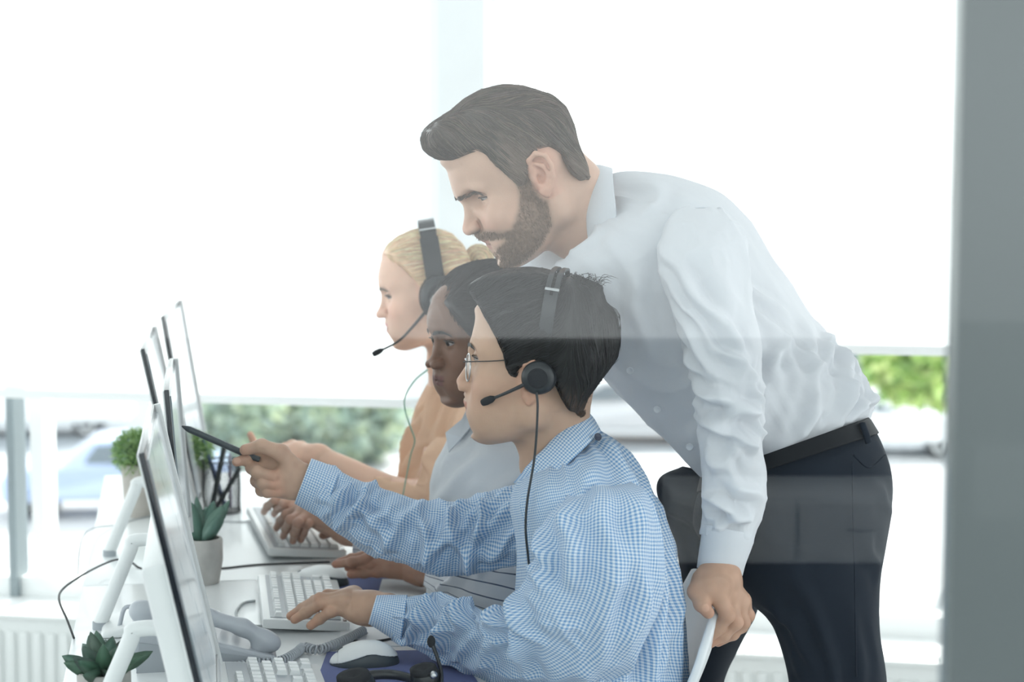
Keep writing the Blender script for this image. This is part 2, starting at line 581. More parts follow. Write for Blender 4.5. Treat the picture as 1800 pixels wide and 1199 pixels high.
def cloth_mat(name, base, kind=None, col2=None, period=.0037, trans=.12, rough=.85, sheen=.15, bump=.25):
    """woven shirt cloth: plain, 'check' (gingham) or 'stripe', laid out on the garment's own UVs"""
    m, nt, out = new_mat(name)
    N, L = nt.nodes, nt.links
    b = N.new('ShaderNodeBsdfPrincipled'); b.inputs['Roughness'].default_value = rough
    b.inputs['Sheen Weight'].default_value = sheen; b.inputs['Specular IOR Level'].default_value = .25
    tr = N.new('ShaderNodeBsdfTranslucent'); ms = N.new('ShaderNodeMixShader'); ms.inputs[0].default_value = trans
    L.new(b.outputs[0], ms.inputs[1]); L.new(tr.outputs[0], ms.inputs[2]); L.new(ms.outputs[0], out.inputs[0])
    uv = N.new('ShaderNodeUVMap'); uv.uv_map = 'UVMap'
    if kind:
        sp = N.new('ShaderNodeSeparateXYZ'); L.new(uv.outputs[0], sp.inputs[0])
        def wave(sock, per, duty):
            d = N.new('ShaderNodeMath'); d.operation = 'DIVIDE'; L.new(sock, d.inputs[0]); d.inputs[1].default_value = per
            f = N.new('ShaderNodeMath'); f.operation = 'FRACT'; L.new(d.outputs[0], f.inputs[0])
            g = N.new('ShaderNodeMath'); g.operation = 'LESS_THAN'; L.new(f.outputs[0], g.inputs[0]); g.inputs[1].default_value = duty
            return g.outputs[0]
        if kind == 'check':
            a1, a2 = wave(sp.outputs[0], period, .5), wave(sp.outputs[1], period, .5)
            ad = N.new('ShaderNodeMath'); ad.operation = 'ADD'; L.new(a1, ad.inputs[0]); L.new(a2, ad.inputs[1])
            hf = N.new('ShaderNodeMath'); hf.operation = 'MULTIPLY'; L.new(ad.outputs[0], hf.inputs[0]); hf.inputs[1].default_value = .5
            fac = hf.outputs[0]
        else:
            fac = wave(sp.outputs[1], period, .1)
        mx = N.new('ShaderNodeMix'); mx.data_type = 'RGBA'
        L.new(fac, mx.inputs[0]); mx.inputs[6].default_value = (*base, 1); mx.inputs[7].default_value = (*col2, 1)
        L.new(mx.outputs[2], b.inputs['Base Color']); L.new(mx.outputs[2], tr.inputs['Color'])
    else:
        b.inputs['Base Color'].default_value = (*base, 1); tr.inputs['Color'].default_value = (*base, 1)
    tc = N.new('ShaderNodeTexCoord')
    t = N.new('ShaderNodeTexNoise'); t.inputs['Scale'].default_value = 60; t.inputs['Detail'].default_value = 5
    L.new(tc.outputs['Object'], t.inputs['Vector'])
    bp = N.new('ShaderNodeBump'); bp.inputs['Strength'].default_value = bump; bp.inputs['Distance'].default_value = .004
    L.new(t.outputs['Fac'], bp.inputs['Height']); L.new(bp.outputs[0], b.inputs['Normal'])
    return m
# ---------------------------------------------------------------- people: heads
class Frame:
    """head frame: x forward, y to the person's left (towards the lens), z up"""
    def __init__(s, ear, d, yaw, pitch=0, roll=0):
        s.ear, s.d, s.yaw, s.pitch = ear, d, yaw, pitch
        y = math.radians(yaw)
        F = np.array([-math.cos(y), -math.sin(y), 0]); Lf = np.array([math.sin(y), -math.cos(y), 0]); U = np.array([0, 0, 1.])
        p = math.radians(pitch)
        s.R = np.stack([F * math.cos(p) - U * math.sin(p), Lf, U * math.cos(p) + F * math.sin(p)], 1)
        s.o = P(*ear, d)
    def w(s, V):
        return np.asarray(V, float) @ s.R.T + s.o
    def l(s, W_):
        return (np.asarray(W_, float) - s.o) @ s.R
    def pix(s, px, py, y=0.0):
        """pixel -> local point on the plane local y = const"""
        r = ray(px, py); n = s.R[:, 1]
        t = ((s.o + n * y - CAM) @ n) / (r @ n)
        return s.l(CAM + r * t)

def polyxz(fr, pts):
    return np.array([fr.pix(*p)[[0, 2]] for p in pts])

def make_head(fr, lm, hs, neck, skin, opts):
    """lm: traced profile landmarks (pixels) -> head and neck mesh in world space with colours"""
    g = {k: fr.pix(*v) for k, v in lm.items()}
    N, T, SN, UL, ST, LL, PG, ME, G = [g[k] for k in ('nasion', 'tip', 'sub', 'ulip', 'mouth', 'llip', 'pog', 'ment', 'glab')]
    female = opts.get('female', False)
    vol = Vol((-.14 * hs, -.105, min(ME[2], -.1) - .13), (.15 * hs, .105, .15 * hs), .0019)
    a = lambda x, y, z: np.array([x, y, z]) * hs
    # skull
    skc, skr = opts.get('skull', ((-.008, 0, .042), (.1, .076, .09)))
    vol.ell(a(*skc), a(*skr), 0)
    vol.ell((G[0] - .062 * hs, 0, .05 * hs), a(.062, .062, .068), .03)
    vol.ell((N[0] - .062 * hs, 0, (N[2] + ST[2]) / 2), (.056 * hs, .057 * hs, .075 * hs), .03)
    # mandible
    gon = np.array([.004, .05 if not female else .045, min(-.05 * hs, ME[2] * .58)]) * np.array([hs, hs, 1])
    jr = .014 if not female else .012
    chin = np.array([PG[0] - .017, 0, ME[2] + .017])
    for sg in (1, -1):
        gp = gon * np.array([1, sg, 1])
        vol.cap(gp, chin + np.array([-.004, sg * .012, 0]), jr, .016, .03)
        vol.cap(gp, a(.005, sg * .062, 0), jr, .012, .03)
        vol.ell(np.array([N[0] - .038, sg * .048 * hs, (N[2] * .3 + SN[2] * .7)]), (.022, .018, .019), .025)      # cheekbone
        vol.ell(np.array([ST[0] - .045, sg * .034 * hs, ST[2] + .002]), (.03, .022, .03), .03)                  # cheek
    vol.ell((ST[0] - .045, 0, (ST[2] + ME[2]) / 2 + .003), (.042, .042 * hs, (ST[2] - ME[2]) / 2 + .001), .03)
    vol.ell(chin, (.0165, .021, .0165), .018)
    # muzzle, lips
    vol.ell((ST[0] - .024, 0, (SN[2] + LL[2]) / 2), (.023, .029, .022), .015)
    # neck
    nb = fr.l(P(*neck[0])); nr = neck[1]
    nt = np.array([-.032 * hs, 0, -.045 * hs])
    vol.cap(nt, nb, nr * .93, nr * 1.04, .028)
    if not female:
        vol.ell(nt * .35 + nb * .65 + fr.R.T @ np.array([0, 0, 0]) + np.array([nr * .86, 0, 0]), (.01, .009, .014), .02)
    # brow ridge, eye sockets, lids
    ey = .0315 * hs
    eq = fr.pix(*opts['eye'], ey)
    ez, ex = eq[2], eq[0] - .009 * hs
    for sg in (1, -1):
        vol.cap((G[0] - .012, sg * .01, N[2] + .013), (G[0] - .03, sg * .046 * hs, N[2] + .014), .009 if not female else .0065, .007, .014)
        vol.ell((ex + .025, sg * (ey + .003), ez + .001), (.0195, .023, .0155), .012, sub=True)
        vol.ell((ex, sg * ey, ez), .0146 * hs, .004)
        vol.ell((ex + .0125 * hs, sg * (ey + .001), ez - .0008), (.0068, .0150 * hs, opts.get('lid', .0042)), .002, sub=True)
        vol.ell((ex + .0085 * hs, sg * (ey + .0105 * hs), ez - .0012), (.006, .0062, opts.get('lid', .0042) * .75), .002, sub=True)
    # nose
    r0, r1 = (.0068, .0098) if not female else (.006, .0085)
    r1 *= opts.get('nose', 1)
    vol.cap(N - np.array([r0 + .001, 0, 0]), T - np.array([r1, 0, -.002]), r0, r1, .011)
    nw = opts.get('nosew', 1.0)
    for sg in (1, -1):
        aq = fr.pix(*opts['ala'], .014)
        al = np.array([aq[0], sg * .0115 * nw, aq[2]])
        vol.cap(al + np.array([.006, -sg * .003, -.001]), al + np.array([-.003, sg * .001, 0]), .0078, .0078, .006)
        vol.ell(al + np.array([.004, -sg * .004, -.0085]), (.0065, .0034, .0042), .002, sub=True)
        vol.ell(al + np.array([-.0125, sg * .004, .001]), (.0028, .005, .0085), .005, sub=True)
    # lips
    lr = opts.get('lip', .0046)
    for pt, dz, w_, r_ in ((UL, -.001, .023, lr), (LL, .001, .021, lr * 1.15)):
        for sg in (1, -1):
            vol.chain([pt + np.array([-r_, 0, dz]), np.array([pt[0] - r_ - .003, sg * w_ * .5, pt[2] * .6 + ST[2] * .4]), np.array([ST[0] - .016, sg * w_, ST[2]])],
                      [r_, r_ * .9, r_ * .45], .004)
    for sg in (1, -1):
        vol.chain([ST + np.array([.001, 0, 0]), np.array([ST[0] - .004, sg * .012, ST[2] + .0005]), np.array([ST[0] - .0145, sg * .025, ST[2] - .0005])], [.0014, .0013, .0012], .002, sub=True)
    # ears
    if opts.get('ear', True):
        for sg in (1, -1):
            eo = fr.pix(*opts['earc'], .078) if 'earc' in opts else np.array([-.012, 0, .002]) * hs
            e0 = np.array([eo[0] + .008 * hs, sg * .070 * hs, eo[2] - .002])
            E = lambda x, y, z: e0 + np.array([x * hs, sg * y * hs, z * hs])
            vol.ell(E(-.004, .004, .0), a(.014, .008, .026), .006)
            rim = [E(.006, .006, .012), E(.002, .013, .027), E(-.010, .0165, .032), E(-.021, .017, .024), E(-.0235, .0165, .008), E(-.019, .0145, -.008), E(-.010, .011, -.02), E(-.002, .008, -.027)]
            vol.chain(rim, np.array([.0028, .0034, .0036, .0036, .0034, .0034, .0042, .0055]) * hs, .003)
            vol.cap(E(-.003, .009, -.02), E(.003, .006, -.022), .0052 * hs, .004 * hs, .004)
            vol.ell(E(-.010, .014, .004), a(.0085, .0065, .015), .004, sub=True)
            vol.ell(E(-.002, .012, -.004), a(.006, .008, .0075), .003, sub=True)
            vol.chain([E(-.004, .012, .019), E(-.0125, .0125, .012), E(-.015, .012, -.002), E(-.009, .0105, -.013)], np.array([.003, .003, .0032, .003]) * hs, .004)
            vol.ell(E(.006, .0075, -.002), a(.0045, .0045, .006), .003)
    V, Q = vol.mesh()
    V = vsmooth(V, Q, 1, .35)
    V0 = V.copy()
    # fit the mid-line to the traced profile
    pts = sorted([tuple(fr.pix(*p)[[2, 0]]) for p in opts['profile']])
    pz, pxx = np.array([p[0] for p in pts]), np.array([p[1] for p in pts])
    mid = np.abs(V[:, 1]) < .004
    zb = np.arange(pz[0] + .001, pz[-1], .002)
    cur = np.array([V[mid & (np.abs(V[:, 2] - z) < .0022) & (V[:, 0] > 0), 0].max(initial=-1) for z in zb])
    ok = cur > 0
    zb, cur = zb[ok], cur[ok]
    tgt = np.interp(zb, pz, pxx)
    dlt = np.clip(tgt - cur, -.016, .016)
    dlt = np.convolve(np.pad(dlt, 2, mode='edge'), [.1, .2, .4, .2, .1], 'valid')
    ed = np.minimum(sstep(pz[0], pz[0] + .012, zb), sstep(pz[-1] + .001, pz[-1] - .02, zb))
    dv = np.interp(V[:, 2], zb, dlt * ed, left=0, right=0)
    sg_ = np.interp(V[:, 2], [ME[2], PG[2], LL[2], SN[2], T[2], N[2], N[2] + .02, G[2] + .03], [.03, .026, .022, .016, .012, .013, .035, .05])
    wgt = np.exp(-(V[:, 1] / sg_) ** 2) * sstep(.015, .05, V[:, 0])
    V[:, 0] += dv * wgt
    # colours
    sk = np.array(skin, np.float32)
    n = len(V)
    C = np.tile(sk, (n, 1))
    nz = vnoise(V0 * 130)[:, None] * .5 + vnoise(V0 * 45)[:, None] * .5
    C = C * (.93 + .14 * nz)
    red = np.array(opts.get('red', (1.08, .86, .84)), np.float32)
    def tint(mask, colr):
        nonlocal C
        C = C * (1 - mask[:, None]) + colr * mask[:, None]
    x, y, z = V0.T
    ay = np.abs(y)
    ck = np.exp(-(((ay - .045) / .022) ** 2 + ((z - SN[2] - .012) / .022) ** 2)) * (x > .03)
    tint(.5 * ck, C * red)
    tint(.55 * np.exp(-(((x - T[0] + .004) / .014) ** 2 + ((z - T[2]) / .012) ** 2 + (y / .014) ** 2)), C * red)
    tint(.6 * np.exp(-((ay - .082) / .014) ** 2) * (np.abs(z) < .04) * (np.abs(x + .01) < .04), C * red)
    lipc = np.array(opts.get('lipc', sk * np.array([.82, .55, .55])), np.float32)
    um = sstep(.0062, .0045, np.abs(z - (UL[2] * .55 + ST[2] * .45))) * sstep(.026, .021, ay) * (x > ST[0] - .02)
    lmm = sstep(.0066, .0048, np.abs(z - (LL[2] * .6 + ST[2] * .4))) * sstep(.023, .018, ay) * (x > ST[0] - .018)
    tint(np.maximum(um, lmm) * .85, lipc)
    tint(.75 * np.exp(-((z - ST[2]) / .0016) ** 2) * sstep(.027, .023, ay) * (x > ST[0] - .02), lipc * .35)
    # eye line, socket shade is left to the light; lashes as pigment on the lid edge
    er = np.sqrt((x - ex) ** 2 + (ay - ey) ** 2 + (z - ez) ** 2)
    tint(sstep(.017, .0145, er) * np.exp(-((z - ez - opts.get('lid', .0042) - .0004) / .0015) ** 2) * (x > ex + .004) * .8, sk * .12)
    if 'beard' in opts:
        bm = opts['beard'](fr, x, y, z, g)
        bn = .75 + .5 * vnoise(V0 * 420)
        bc = np.array(opts['beardc'], np.float32)
        tint(np.clip(bm * bn, 0, .97), bc * (.8 + .4 * vnoise(V0 * 300)[:, None]))
    mb = [(fr.w(V), Q, C)]
    # eyeballs
    for sg in (1, -1):
        c0 = np.array([ex + .0008, sg * ey, ez]); R = .0122 * hs
        nn = 28; mm = 20
        vv, cc, ff = [], [], []
        gaze = np.array(opts.get('gaze', (1, 0, -.25)), float); gaze = gaze / np.linalg.norm(gaze)
        uu = nrm(np.cross(gaze, (0, 0, 1))); ww = np.cross(uu, gaze)
        for i in range(mm):
            th = math.pi * i / (mm - 1) * .9
            for j in range(nn):
                q = 2 * math.pi * j / nn
                dv_ = gaze * math.cos(th) + math.sin(th) * (uu * math.cos(q) + ww * math.sin(q))
                vv.append(c0 + R * dv_)
                dg = math.degrees(th)
                cc.append((.01, .01, .01) if dg < 11 else (opts.get('iris', (.09, .06, .035)) if dg < 29 else (.40, .38, .37)))  # eye whites greyed, their shade put into the colour
        for i in range(mm - 1):
            for j in range(nn):
                k = (j + 1) % nn
                ff.append((i * nn + j, (i + 1) * nn + j, (i + 1) * nn + k, i * nn + k))
        mb.append((fr.w(np.array(vv)), ff, np.array(cc, np.float32)))
        # lashes
        la = []
        for q in np.linspace(-1, 1.3, 11):
            la.append((ex + .0148 * hs * math.cos(q * .95) + .0008, sg * (ey + .0150 * hs * math.sin(q * .95) + .001), ez + opts.get('lid', .0042) * (1 - .62 * q * q) - .0004))
        m2 = MB(); m2.tube(fr.w(np.array(la)), opts.get('lash', .0008), 5)
        mb.append((m2.v[0], m2.f[0][1], np.tile(np.array((.05, .04, .035), np.float32), (len(m2.v[0]), 1))))
    return mb, vol, g, dict(ex=ex, ey=ey, ez=ez)

def ribbon_strands(paths, r, col, sides=3):
    """paths (n, k, 3) -> tapered 3-sided strands"""
    n, k, _ = paths.shape
    t = np.gradient(paths, axis=1); t = nrm_rows(t)
    ref = np.array([.31, .87, .37])
    u = nrm_rows(np.cross(t, ref)); w = np.cross(t, u)
    tap = np.interp(np.linspace(0, 1, k), [0, .12, .7, 1], [.5, 1, .9, .12])
    r = np.broadcast_to(np.asarray(r, float).reshape(-1, 1), (n, 1)) * tap[None]
    a = np.arange(sides) * 2 * math.pi / sides
    V = paths[:, :, None] + r[:, :, None, None] * (np.cos(a)[None, None, :, None] * u[:, :, None] + np.sin(a)[None, None, :, None] * w[:, :, None])
    idx = np.arange(n * k * sides).reshape(n, k, sides)
    nx = np.roll(idx, -1, 2)
    Q = np.stack([idx[:, :-1], nx[:, :-1], nx[:, 1:], idx[:, 1:]], -1).reshape(-1, 4)
    C = np.repeat(np.asarray(col, np.float32).reshape(n, 1, 3), k * sides, 1).reshape(-1, 3)
    return V.reshape(-1, 3), Q, C

def hair_volume(fr, hv, poly, blobs, shell, k=.012, lo=None, hi=None, h=.0026, cut=None, shell_y=None):
    """hair body: skull shell and lumps, kept inside the traced outline of the hair (fr is the un-pitched frame)"""
    px = polyxz(fr, poly)
    lo = np.array([px[:, 0].min() - .012, -.13, px[:, 1].min() - .012]); hi = np.array([px[:, 0].max() + .012, .13, px[:, 1].max() + .012])
    vol = Vol(lo, hi, h)
    # shell of the skull
    sl, X = vol._sl(lo, hi)
    fullX = np.stack(np.broadcast_arrays(*X), -1).reshape(-1, 3)
    loc = hv['frame'].l(fr.w(fullX))
    hs = hv['hs']
    q = [loc[:, k_].astype(np.float32) for k_ in range(3)]
    sk = s_ell(q, np.array(hv.get('skull', ((-.008, 0, .042), (.1, .076, .09)))[0]) * hs, np.array(hv.get('skull', ((-.008, 0, .042), (.1, .076, .09)))[1]) * hs + shell)
    sk = smin(sk, s_ell(q, np.array([hv['G'][0] - .062 * hs, 0, .05 * hs]), np.array([.062, .062, .068]) * hs + shell), .03)
    sk = smin(sk, s_ell(q, np.array([-.03, 0, -.03]) * hs, np.array([.066, .063, .06]) * hs + shell * .6), .03)
    vol.F[...] = sk.reshape(vol.F.shape)
    for c, r in blobs:
        cx, cz = fr.pix(c[0], c[1])[[0, 2]]
        y0 = c[2] if len(c) > 2 else 0.0
        vol.ell((cx, y0, cz), r, .02)
    A, B = vol.ax[0][:, None], vol.ax[2][None, :]
    pd = poly_sdf(px, A, B)[:, None, :]
    if cut is not None: pd = np.maximum(pd, cut(vol, fr))
    vol.F = -smin(-vol.F, -np.broadcast_to(pd, vol.F.shape), k)
    V, Q = vol.mesh()
    return vol, V, Q

def hair_mesh(fr, vol, V, Q, flow, n, steps, step, rad, base, seed, lift=.0006, jit=.35, root=None, dark=.75, out=.0, fade=None):
    """strands combed over the hair body along flow(p)->direction (local)"""
    r = np.random.RandomState(seed)
    base = np.asarray(base, np.float32)
    mb = MB()
    nz = vnoise(V * np.array([60, 60, 60]))[:, None]
    bc = base * dark * (.8 + .4 * nz)
    if fade is not None:
        fm, fc = fade; w_ = fm(V)[:, None]; bc = bc * (1 - w_) + np.asarray(fc, np.float32) * w_
    mb.add(fr.w(V - vol.grad(V) * .0012), Q, bc)
    idx = r.randint(0, len(V), n)
    p = V[idx] + r.normal(0, .001, (n, 3))
    path = [p]
    ph = r.rand(n, 3) * 50
    for i in range(steps):
        d = flow(p) + jit * (np.stack([vnoise(p * 90 + 3), vnoise(p * 90 + 17), vnoise(p * 90 + 41)], 1) - .5) + r.normal(0, .05, (n, 3))
        g = vol.grad(p)
        d = d - g * (d * g).sum(1)[:, None] * (1 - out)
        d = nrm_rows(d)
        p = p + d * step
        f = vol.sample(p)
        p = p - g * np.clip(f - lift * (1 + .5 * i / steps), -.01, .003)[:, None]
        path.append(p)
    pa = np.stack(path, 1)
    col = base * (.6 + 1.1 * r.rand(n, 1) ** 2) * (1 + .06 * r.normal(0, 1, (n, 3)))
    if fade is not None:
        w_ = fade[0](pa[:, 0])[:, None]; col = col * (1 - w_) + np.asarray(fade[1], np.float32) * w_ * (.8 + .4 * r.rand(n, 1))
    v, q, c = ribbon_strands(fr.w(pa.reshape(-1, 3)).reshape(pa.shape), rad * (.6 + .8 * r.rand(n)), np.clip(col, 0, 1))
    mb.add(v, q, c)
    return mb

def brow_mesh(fr, pts, width, n, r, col, seed, parent):
    """one eyebrow object for each side, hairs along a traced arc (local points on the near side)"""
    rs = np.random.RandomState(seed)
    pts = catmull(np.asarray(pts, float), 12)
    for sg in (1, -1):
        t = rs.rand(n)
        i = (t * (len(pts) - 1)).astype(int)
        c = pts[i].copy(); tg = np.gradient(pts, axis=0)[i]; tg = nrm_rows(tg)
        w = width * np.interp(t, [0, .15, .6, 1], [.6, 1, .85, .25])
        c[:, 2] += (rs.rand(n) - .5) * 2 * w
        ln = .007
        dirn = tg + np.stack([np.zeros(n), np.zeros(n), .55 * (1 - 1.6 * t)], 1)
        pa = np.stack([c + nrm_rows(dirn) * ln * s_ for s_ in (-.4, .1, .6)], 1)
        pa[:, :, 0] += .0008
        pa[:, :, 1] *= sg
        v, q, cc = ribbon_strands(fr.w(pa.reshape(-1, 3)).reshape(pa.shape), r * (.7 + .6 * rs.rand(n)), np.asarray(col, np.float32) * (.7 + .6 * rs.rand(n, 1)))
        m = MB(); m.add(v, q, cc); m.build('eyebrow', hair_m, parent)
# ---------------------------------------------------------------- materials for people
skin_m = pmat('skin', attr=True, rough=.52, spec=.35, sss=.12, bump=(420, .12, .0015))
hair_m = pmat('hair', attr=True, rough=.42, spec=.45)
white_shirt_m = cloth_mat('white_shirt_cotton', (.80, .83, .87), trans=.25)
check_m = cloth_mat('blue_check_cotton', (.80, .87, .94), 'check', (.17, .36, .64), .0042, trans=.12)
collar_check_m = cloth_mat('blue_check_collar_cotton', (.80, .87, .94), 'check', (.17, .36, .64), .0042, trans=.05)
stripe_m = cloth_mat('striped_cotton', (.78, .80, .84), 'stripe', (.10, .13, .2), .021, trans=.2)
peach_m = cloth_mat('peach_blouse', (.92, .68, .50), trans=.35)
trouser_m = cloth_mat('dark_navy_wool', (.009, .015, .025), trans=0, sheen=.0, bump=.06)
belt_m = pmat('black_leather', (.008, .010, .013), rough=.6, spec=.15, bump=(300, .2, .0006))
black_plastic_m = pmat('black_plastic', (.022, .026, .03), rough=.35, noise=(30, .1))
black_foam_m = pmat('black_foam', (.02, .022, .026), rough=.9, bump=(400, .4, .001))
steel_m = pmat('brushed_steel', (.55, .57, .58), rough=.3, metal=1)
button_m = pmat('pearl_button', (.75, .78, .82), rough=.3)
dark_button_m = pmat('navy_button', (.03, .04, .07), rough=.35)
lens_m, _nt, _o = new_mat('spectacle_lens')
_t = _nt.nodes.new('ShaderNodeBsdfTransparent'); _g = _nt.nodes.new('ShaderNodeBsdfGlossy'); _g.inputs['Roughness'].default_value = .02
_x = _nt.nodes.new('ShaderNodeMixShader'); _x.inputs[0].default_value = .14
_nt.links.new(_t.outputs[0], _x.inputs[1]); _nt.links.new(_g.outputs[0], _x.inputs[2]); _nt.links.new(_x.outputs[0], _o.inputs[0])

def surf_x(hv_, y, z):
    """front surface of the finished head at (y, z); hv_ = (world vertices, frame)"""
    L_ = hv_[1].l(hv_[0]); out = []
    for yy, zz in zip(np.atleast_1d(y), np.atleast_1d(z)):
        m = (np.abs(L_[:, 1] - yy) < .0032) & (np.abs(L_[:, 2] - zz) < .0032) & (L_[:, 0] > 0)
        out.append(L_[m, 0].max() if m.any() else .08)
    return np.array(out)

def brow_pts(vol, e, up, y0=.012, y1=.05, arch=.004, droop=.002):
    t = np.linspace(0, 1, 6)
    y = y0 + (y1 - y0) * t
    z = e['ez'] + up + arch * np.sin(t * 2.4) - droop * t * t * 2
    return np.stack([surf_x(vol, y, z), y, z], 1)

def brow_px(vol, fr, p0, p1, y0=.013, y1=.057, bow=.001):
    t = np.linspace(0, 1, 6); y = y0 + (y1 - y0) * t
    z = np.array([fr.pix(p0[0] + (p1[0] - p0[0]) * a, p0[1] + (p1[1] - p0[1]) * a, b)[2] for a, b in zip(t, y)]) + bow * np.sin(t * 3.14)
    return np.stack([surf_x(vol, y, z), y, z], 1)

def taper_tubes(mb, chain, rs, col, n=14):
    mb.tube(catmull(np.array(chain), 6), np.array(rs), n, col)

def make_hand(wrist, palm, fingers, skin, h=.0016, wr=.026, k_palm=.016, nails=(), pr=.012, heel=None, nailr=.0062):
    """wrist: 3-D points (forearm, wrist); palm: knuckle points; fingers: list of (points, radii)"""
    allp = np.concatenate([np.array(wrist), np.array(palm)] + [np.array(f[0]) for f in fingers] + ([np.array([q for q, _ in heel])] if heel else []))
    lo, hi = allp.min(0) - .034, allp.max(0) + .034
    vol = Vol(lo, hi, h)
    vol.cap(wrist[0], wrist[1], wr * 1.06, wr, 0)
    for q in palm:
        vol.cap(np.array(wrist[1]), q, wr * .62, pr, k_palm)
    for i in range(len(palm) - 1):
        vol.cap(palm[i], palm[i + 1], pr * .95, pr * .95, .01)
    if heel:
        for q, r_ in heel: vol.ell(q, r_, .014)
    base = vol.F.copy()
    acc = None
    for pts, rs in fingers:
        v2 = Vol(lo, hi, h)
        pts = np.array(pts)
        v2.chain(pts, rs, .004)
        for q, r_ in zip(pts[1:-1], rs[1:-1]): v2.ell(q, r_ * 1.07, .003)
        f = smin(base, v2.F, .011)
        acc = f if acc is None else smin(acc, f, .0012)
    vol.F = acc
    V, Q = vol.mesh()
    V = vsmooth(V, Q, 1, .4)
    sk = np.array(skin, np.float32)
    n1 = vnoise(V * 120)[:, None]; n2 = vnoise(V * 40)[:, None]
    C = sk * (.88 + .14 * n1 + .1 * n2)
    red = np.array((1.06, .84, .8), np.float32)
    for pts, rs in fingers:
        for q, w_ in ((pts[-1], .012), (pts[1], .009)):
            m = np.exp(-(((V - np.array(q)) / w_) ** 2).sum(1))[:, None] * .6
            C = C * (1 - m) + C * red * m
        for q in pts[1:-1]:            # creases on the joints
            m = np.exp(-(((V - np.array(q)) / .004) ** 2).sum(1))[:, None] * .15
            C = C * (1 - m) + C * .75 * m
    for q, off in nails:
        c = np.array(q) + np.array(off)
        m = sstep(nailr, nailr * .8, np.linalg.norm(V - c, axis=1))[:, None] * .8
        C = C * (1 - m) + np.clip(sk * np.array((1.25, 1.22, 1.25), np.float32), 0, .9) * m
    return V, Q, C

def cuff(st, mat, parent, name='cuff', disp=None, nu=40, nv=72):
    mb = MB(); v, f, u = loft(st, nu, nv, disp, caps=(False, False)); mb.add(v, f, uv=u)
    o = mb.build(name, mat, parent)
    sol = o.modifiers.new('thickness', 'SOLIDIFY'); sol.thickness = .0022; sol.offset = 0
    return o

# ================================================================ the standing man
SK_S = ((.012, 0, .034), (.084, .076, .085))
S_SKIN = (.60, .40, .305)
fS = Frame((942, 300), 2.92, 10, 26); fS0 = Frame((942, 300), 2.92, 10, 0)
def s_beard(fr, x, y, z, g):
    poly = np.array([fr.pix(px, py, .045)[[0, 2]] for px, py in [(896, 306), (922, 306), (931, 330), (944, 346), (957, 352), (966, 395), (952, 428), (918, 464), (897, 476), (886, 474), (882, 452), (874, 443),
                                                                (874, 436), (886, 424), (884, 418), (856, 424), (838, 422), (834, 411), (850, 405), (880, 407), (895, 402), (905, 372), (909, 342)]], np.float32)
    d = poly_sdf(poly, x, z)
    m = sstep(.006, -.006, d)
    low = sstep(g['ment'][2] - .012, g['ment'][2] - .035, z)
    return m * .92 * (1 - low) * (x > -.03)
pS = [(785, 281), (788, 306), (794, 330), (799, 344), (807, 353), (814, 361), (815.5, 377), (814, 392), (812.5, 402), (815.5, 410), (824, 415), (836, 416), (840, 421), (848, 425), (856, 428), (859, 434), (866, 440), (873, 446), (879, 455), (886, 463)]
S = empty('person', P(1400, 1950, 3.0) * np.array([1, 1, 0]), 'bearded man in a white shirt leaning forward, hand on the white chair', 'person')
hd, volS, gS, eS = make_head(fS, dict(glab=(798, 343), nasion=(813, 360), tip=(814, 405), sub=(838, 416), ulip=(851, 424), mouth=(858, 428), llip=(861, 434), pog=(877, 450), ment=(890, 466)), 1.05,
                        ((1022, 392, 2.955), .059), S_SKIN, dict(profile=pS, eye=(849, 347), ala=(833, 401), earc=(952, 305), skull=SK_S, lash=.0007, beard=s_beard, beardc=(.25, .17, .125), gaze=(1, .1, -.5), lid=.0024, iris=(.10, .09, .07)))
bodyS = MB()
for v, f, c in hd: bodyS.add(v, f, c)
hvS = dict(skull=SK_S, frame=fS, hs=1.05, G=gS['glab'])
polyS = [(744, 246), (748, 230), (764, 214), (800, 193), (823, 173), (848, 158), (884, 148), (916, 152), (940, 161), (962, 168), (985, 188), (1002, 225), (1009, 260), (1020, 292), (1022, 312), (1006, 316), (990, 304), (978, 284), (970, 268), (948, 257), (928, 262), (918, 284), (913, 306), (910, 322), (897, 328), (886, 316), (868, 300), (854, 288), (842, 272), (828, 264), (812, 270), (788, 281), (775, 281), (758, 273), (747, 262)]
vol, V, Q = hair_volume(fS0, hvS, polyS, [((790, 240), (.055, .062, .04)), ((860, 195), (.085, .068, .046)), ((930, 215), (.075, .078, .06)), ((768, 246), (.03, .05, .03))], .008)
def flowS(p):
    top = sstep(.075, .105, p[:, 2])[:, None]
    side = np.stack([np.full(len(p), -.75), np.zeros(len(p)), np.full(len(p), -.65)], 1)
    t = np.stack([-.9 - 0 * p[:, 0], .55 * np.sign(p[:, 1] + .02) * np.minimum(1, np.abs(p[:, 1]) * 14), .5 - 5.5 * np.maximum(0, .03 - p[:, 0])], 1)
    return t * top + side * (1 - top)
hm = hair_mesh(fS0, vol, V, Q, flowS, 5200, 7, .0052, .00045, (.115, .090, .073), 3, jit=.5, fade=(lambda p: .5 * sstep(.062, .0, p[:, 2] - .25 * p[:, 0]) * (p[:, 0] < .075), (.34, .25, .20)))
hairS = hm.build('hair', hair_m, S, label='short brown hair swept back into a quiff')
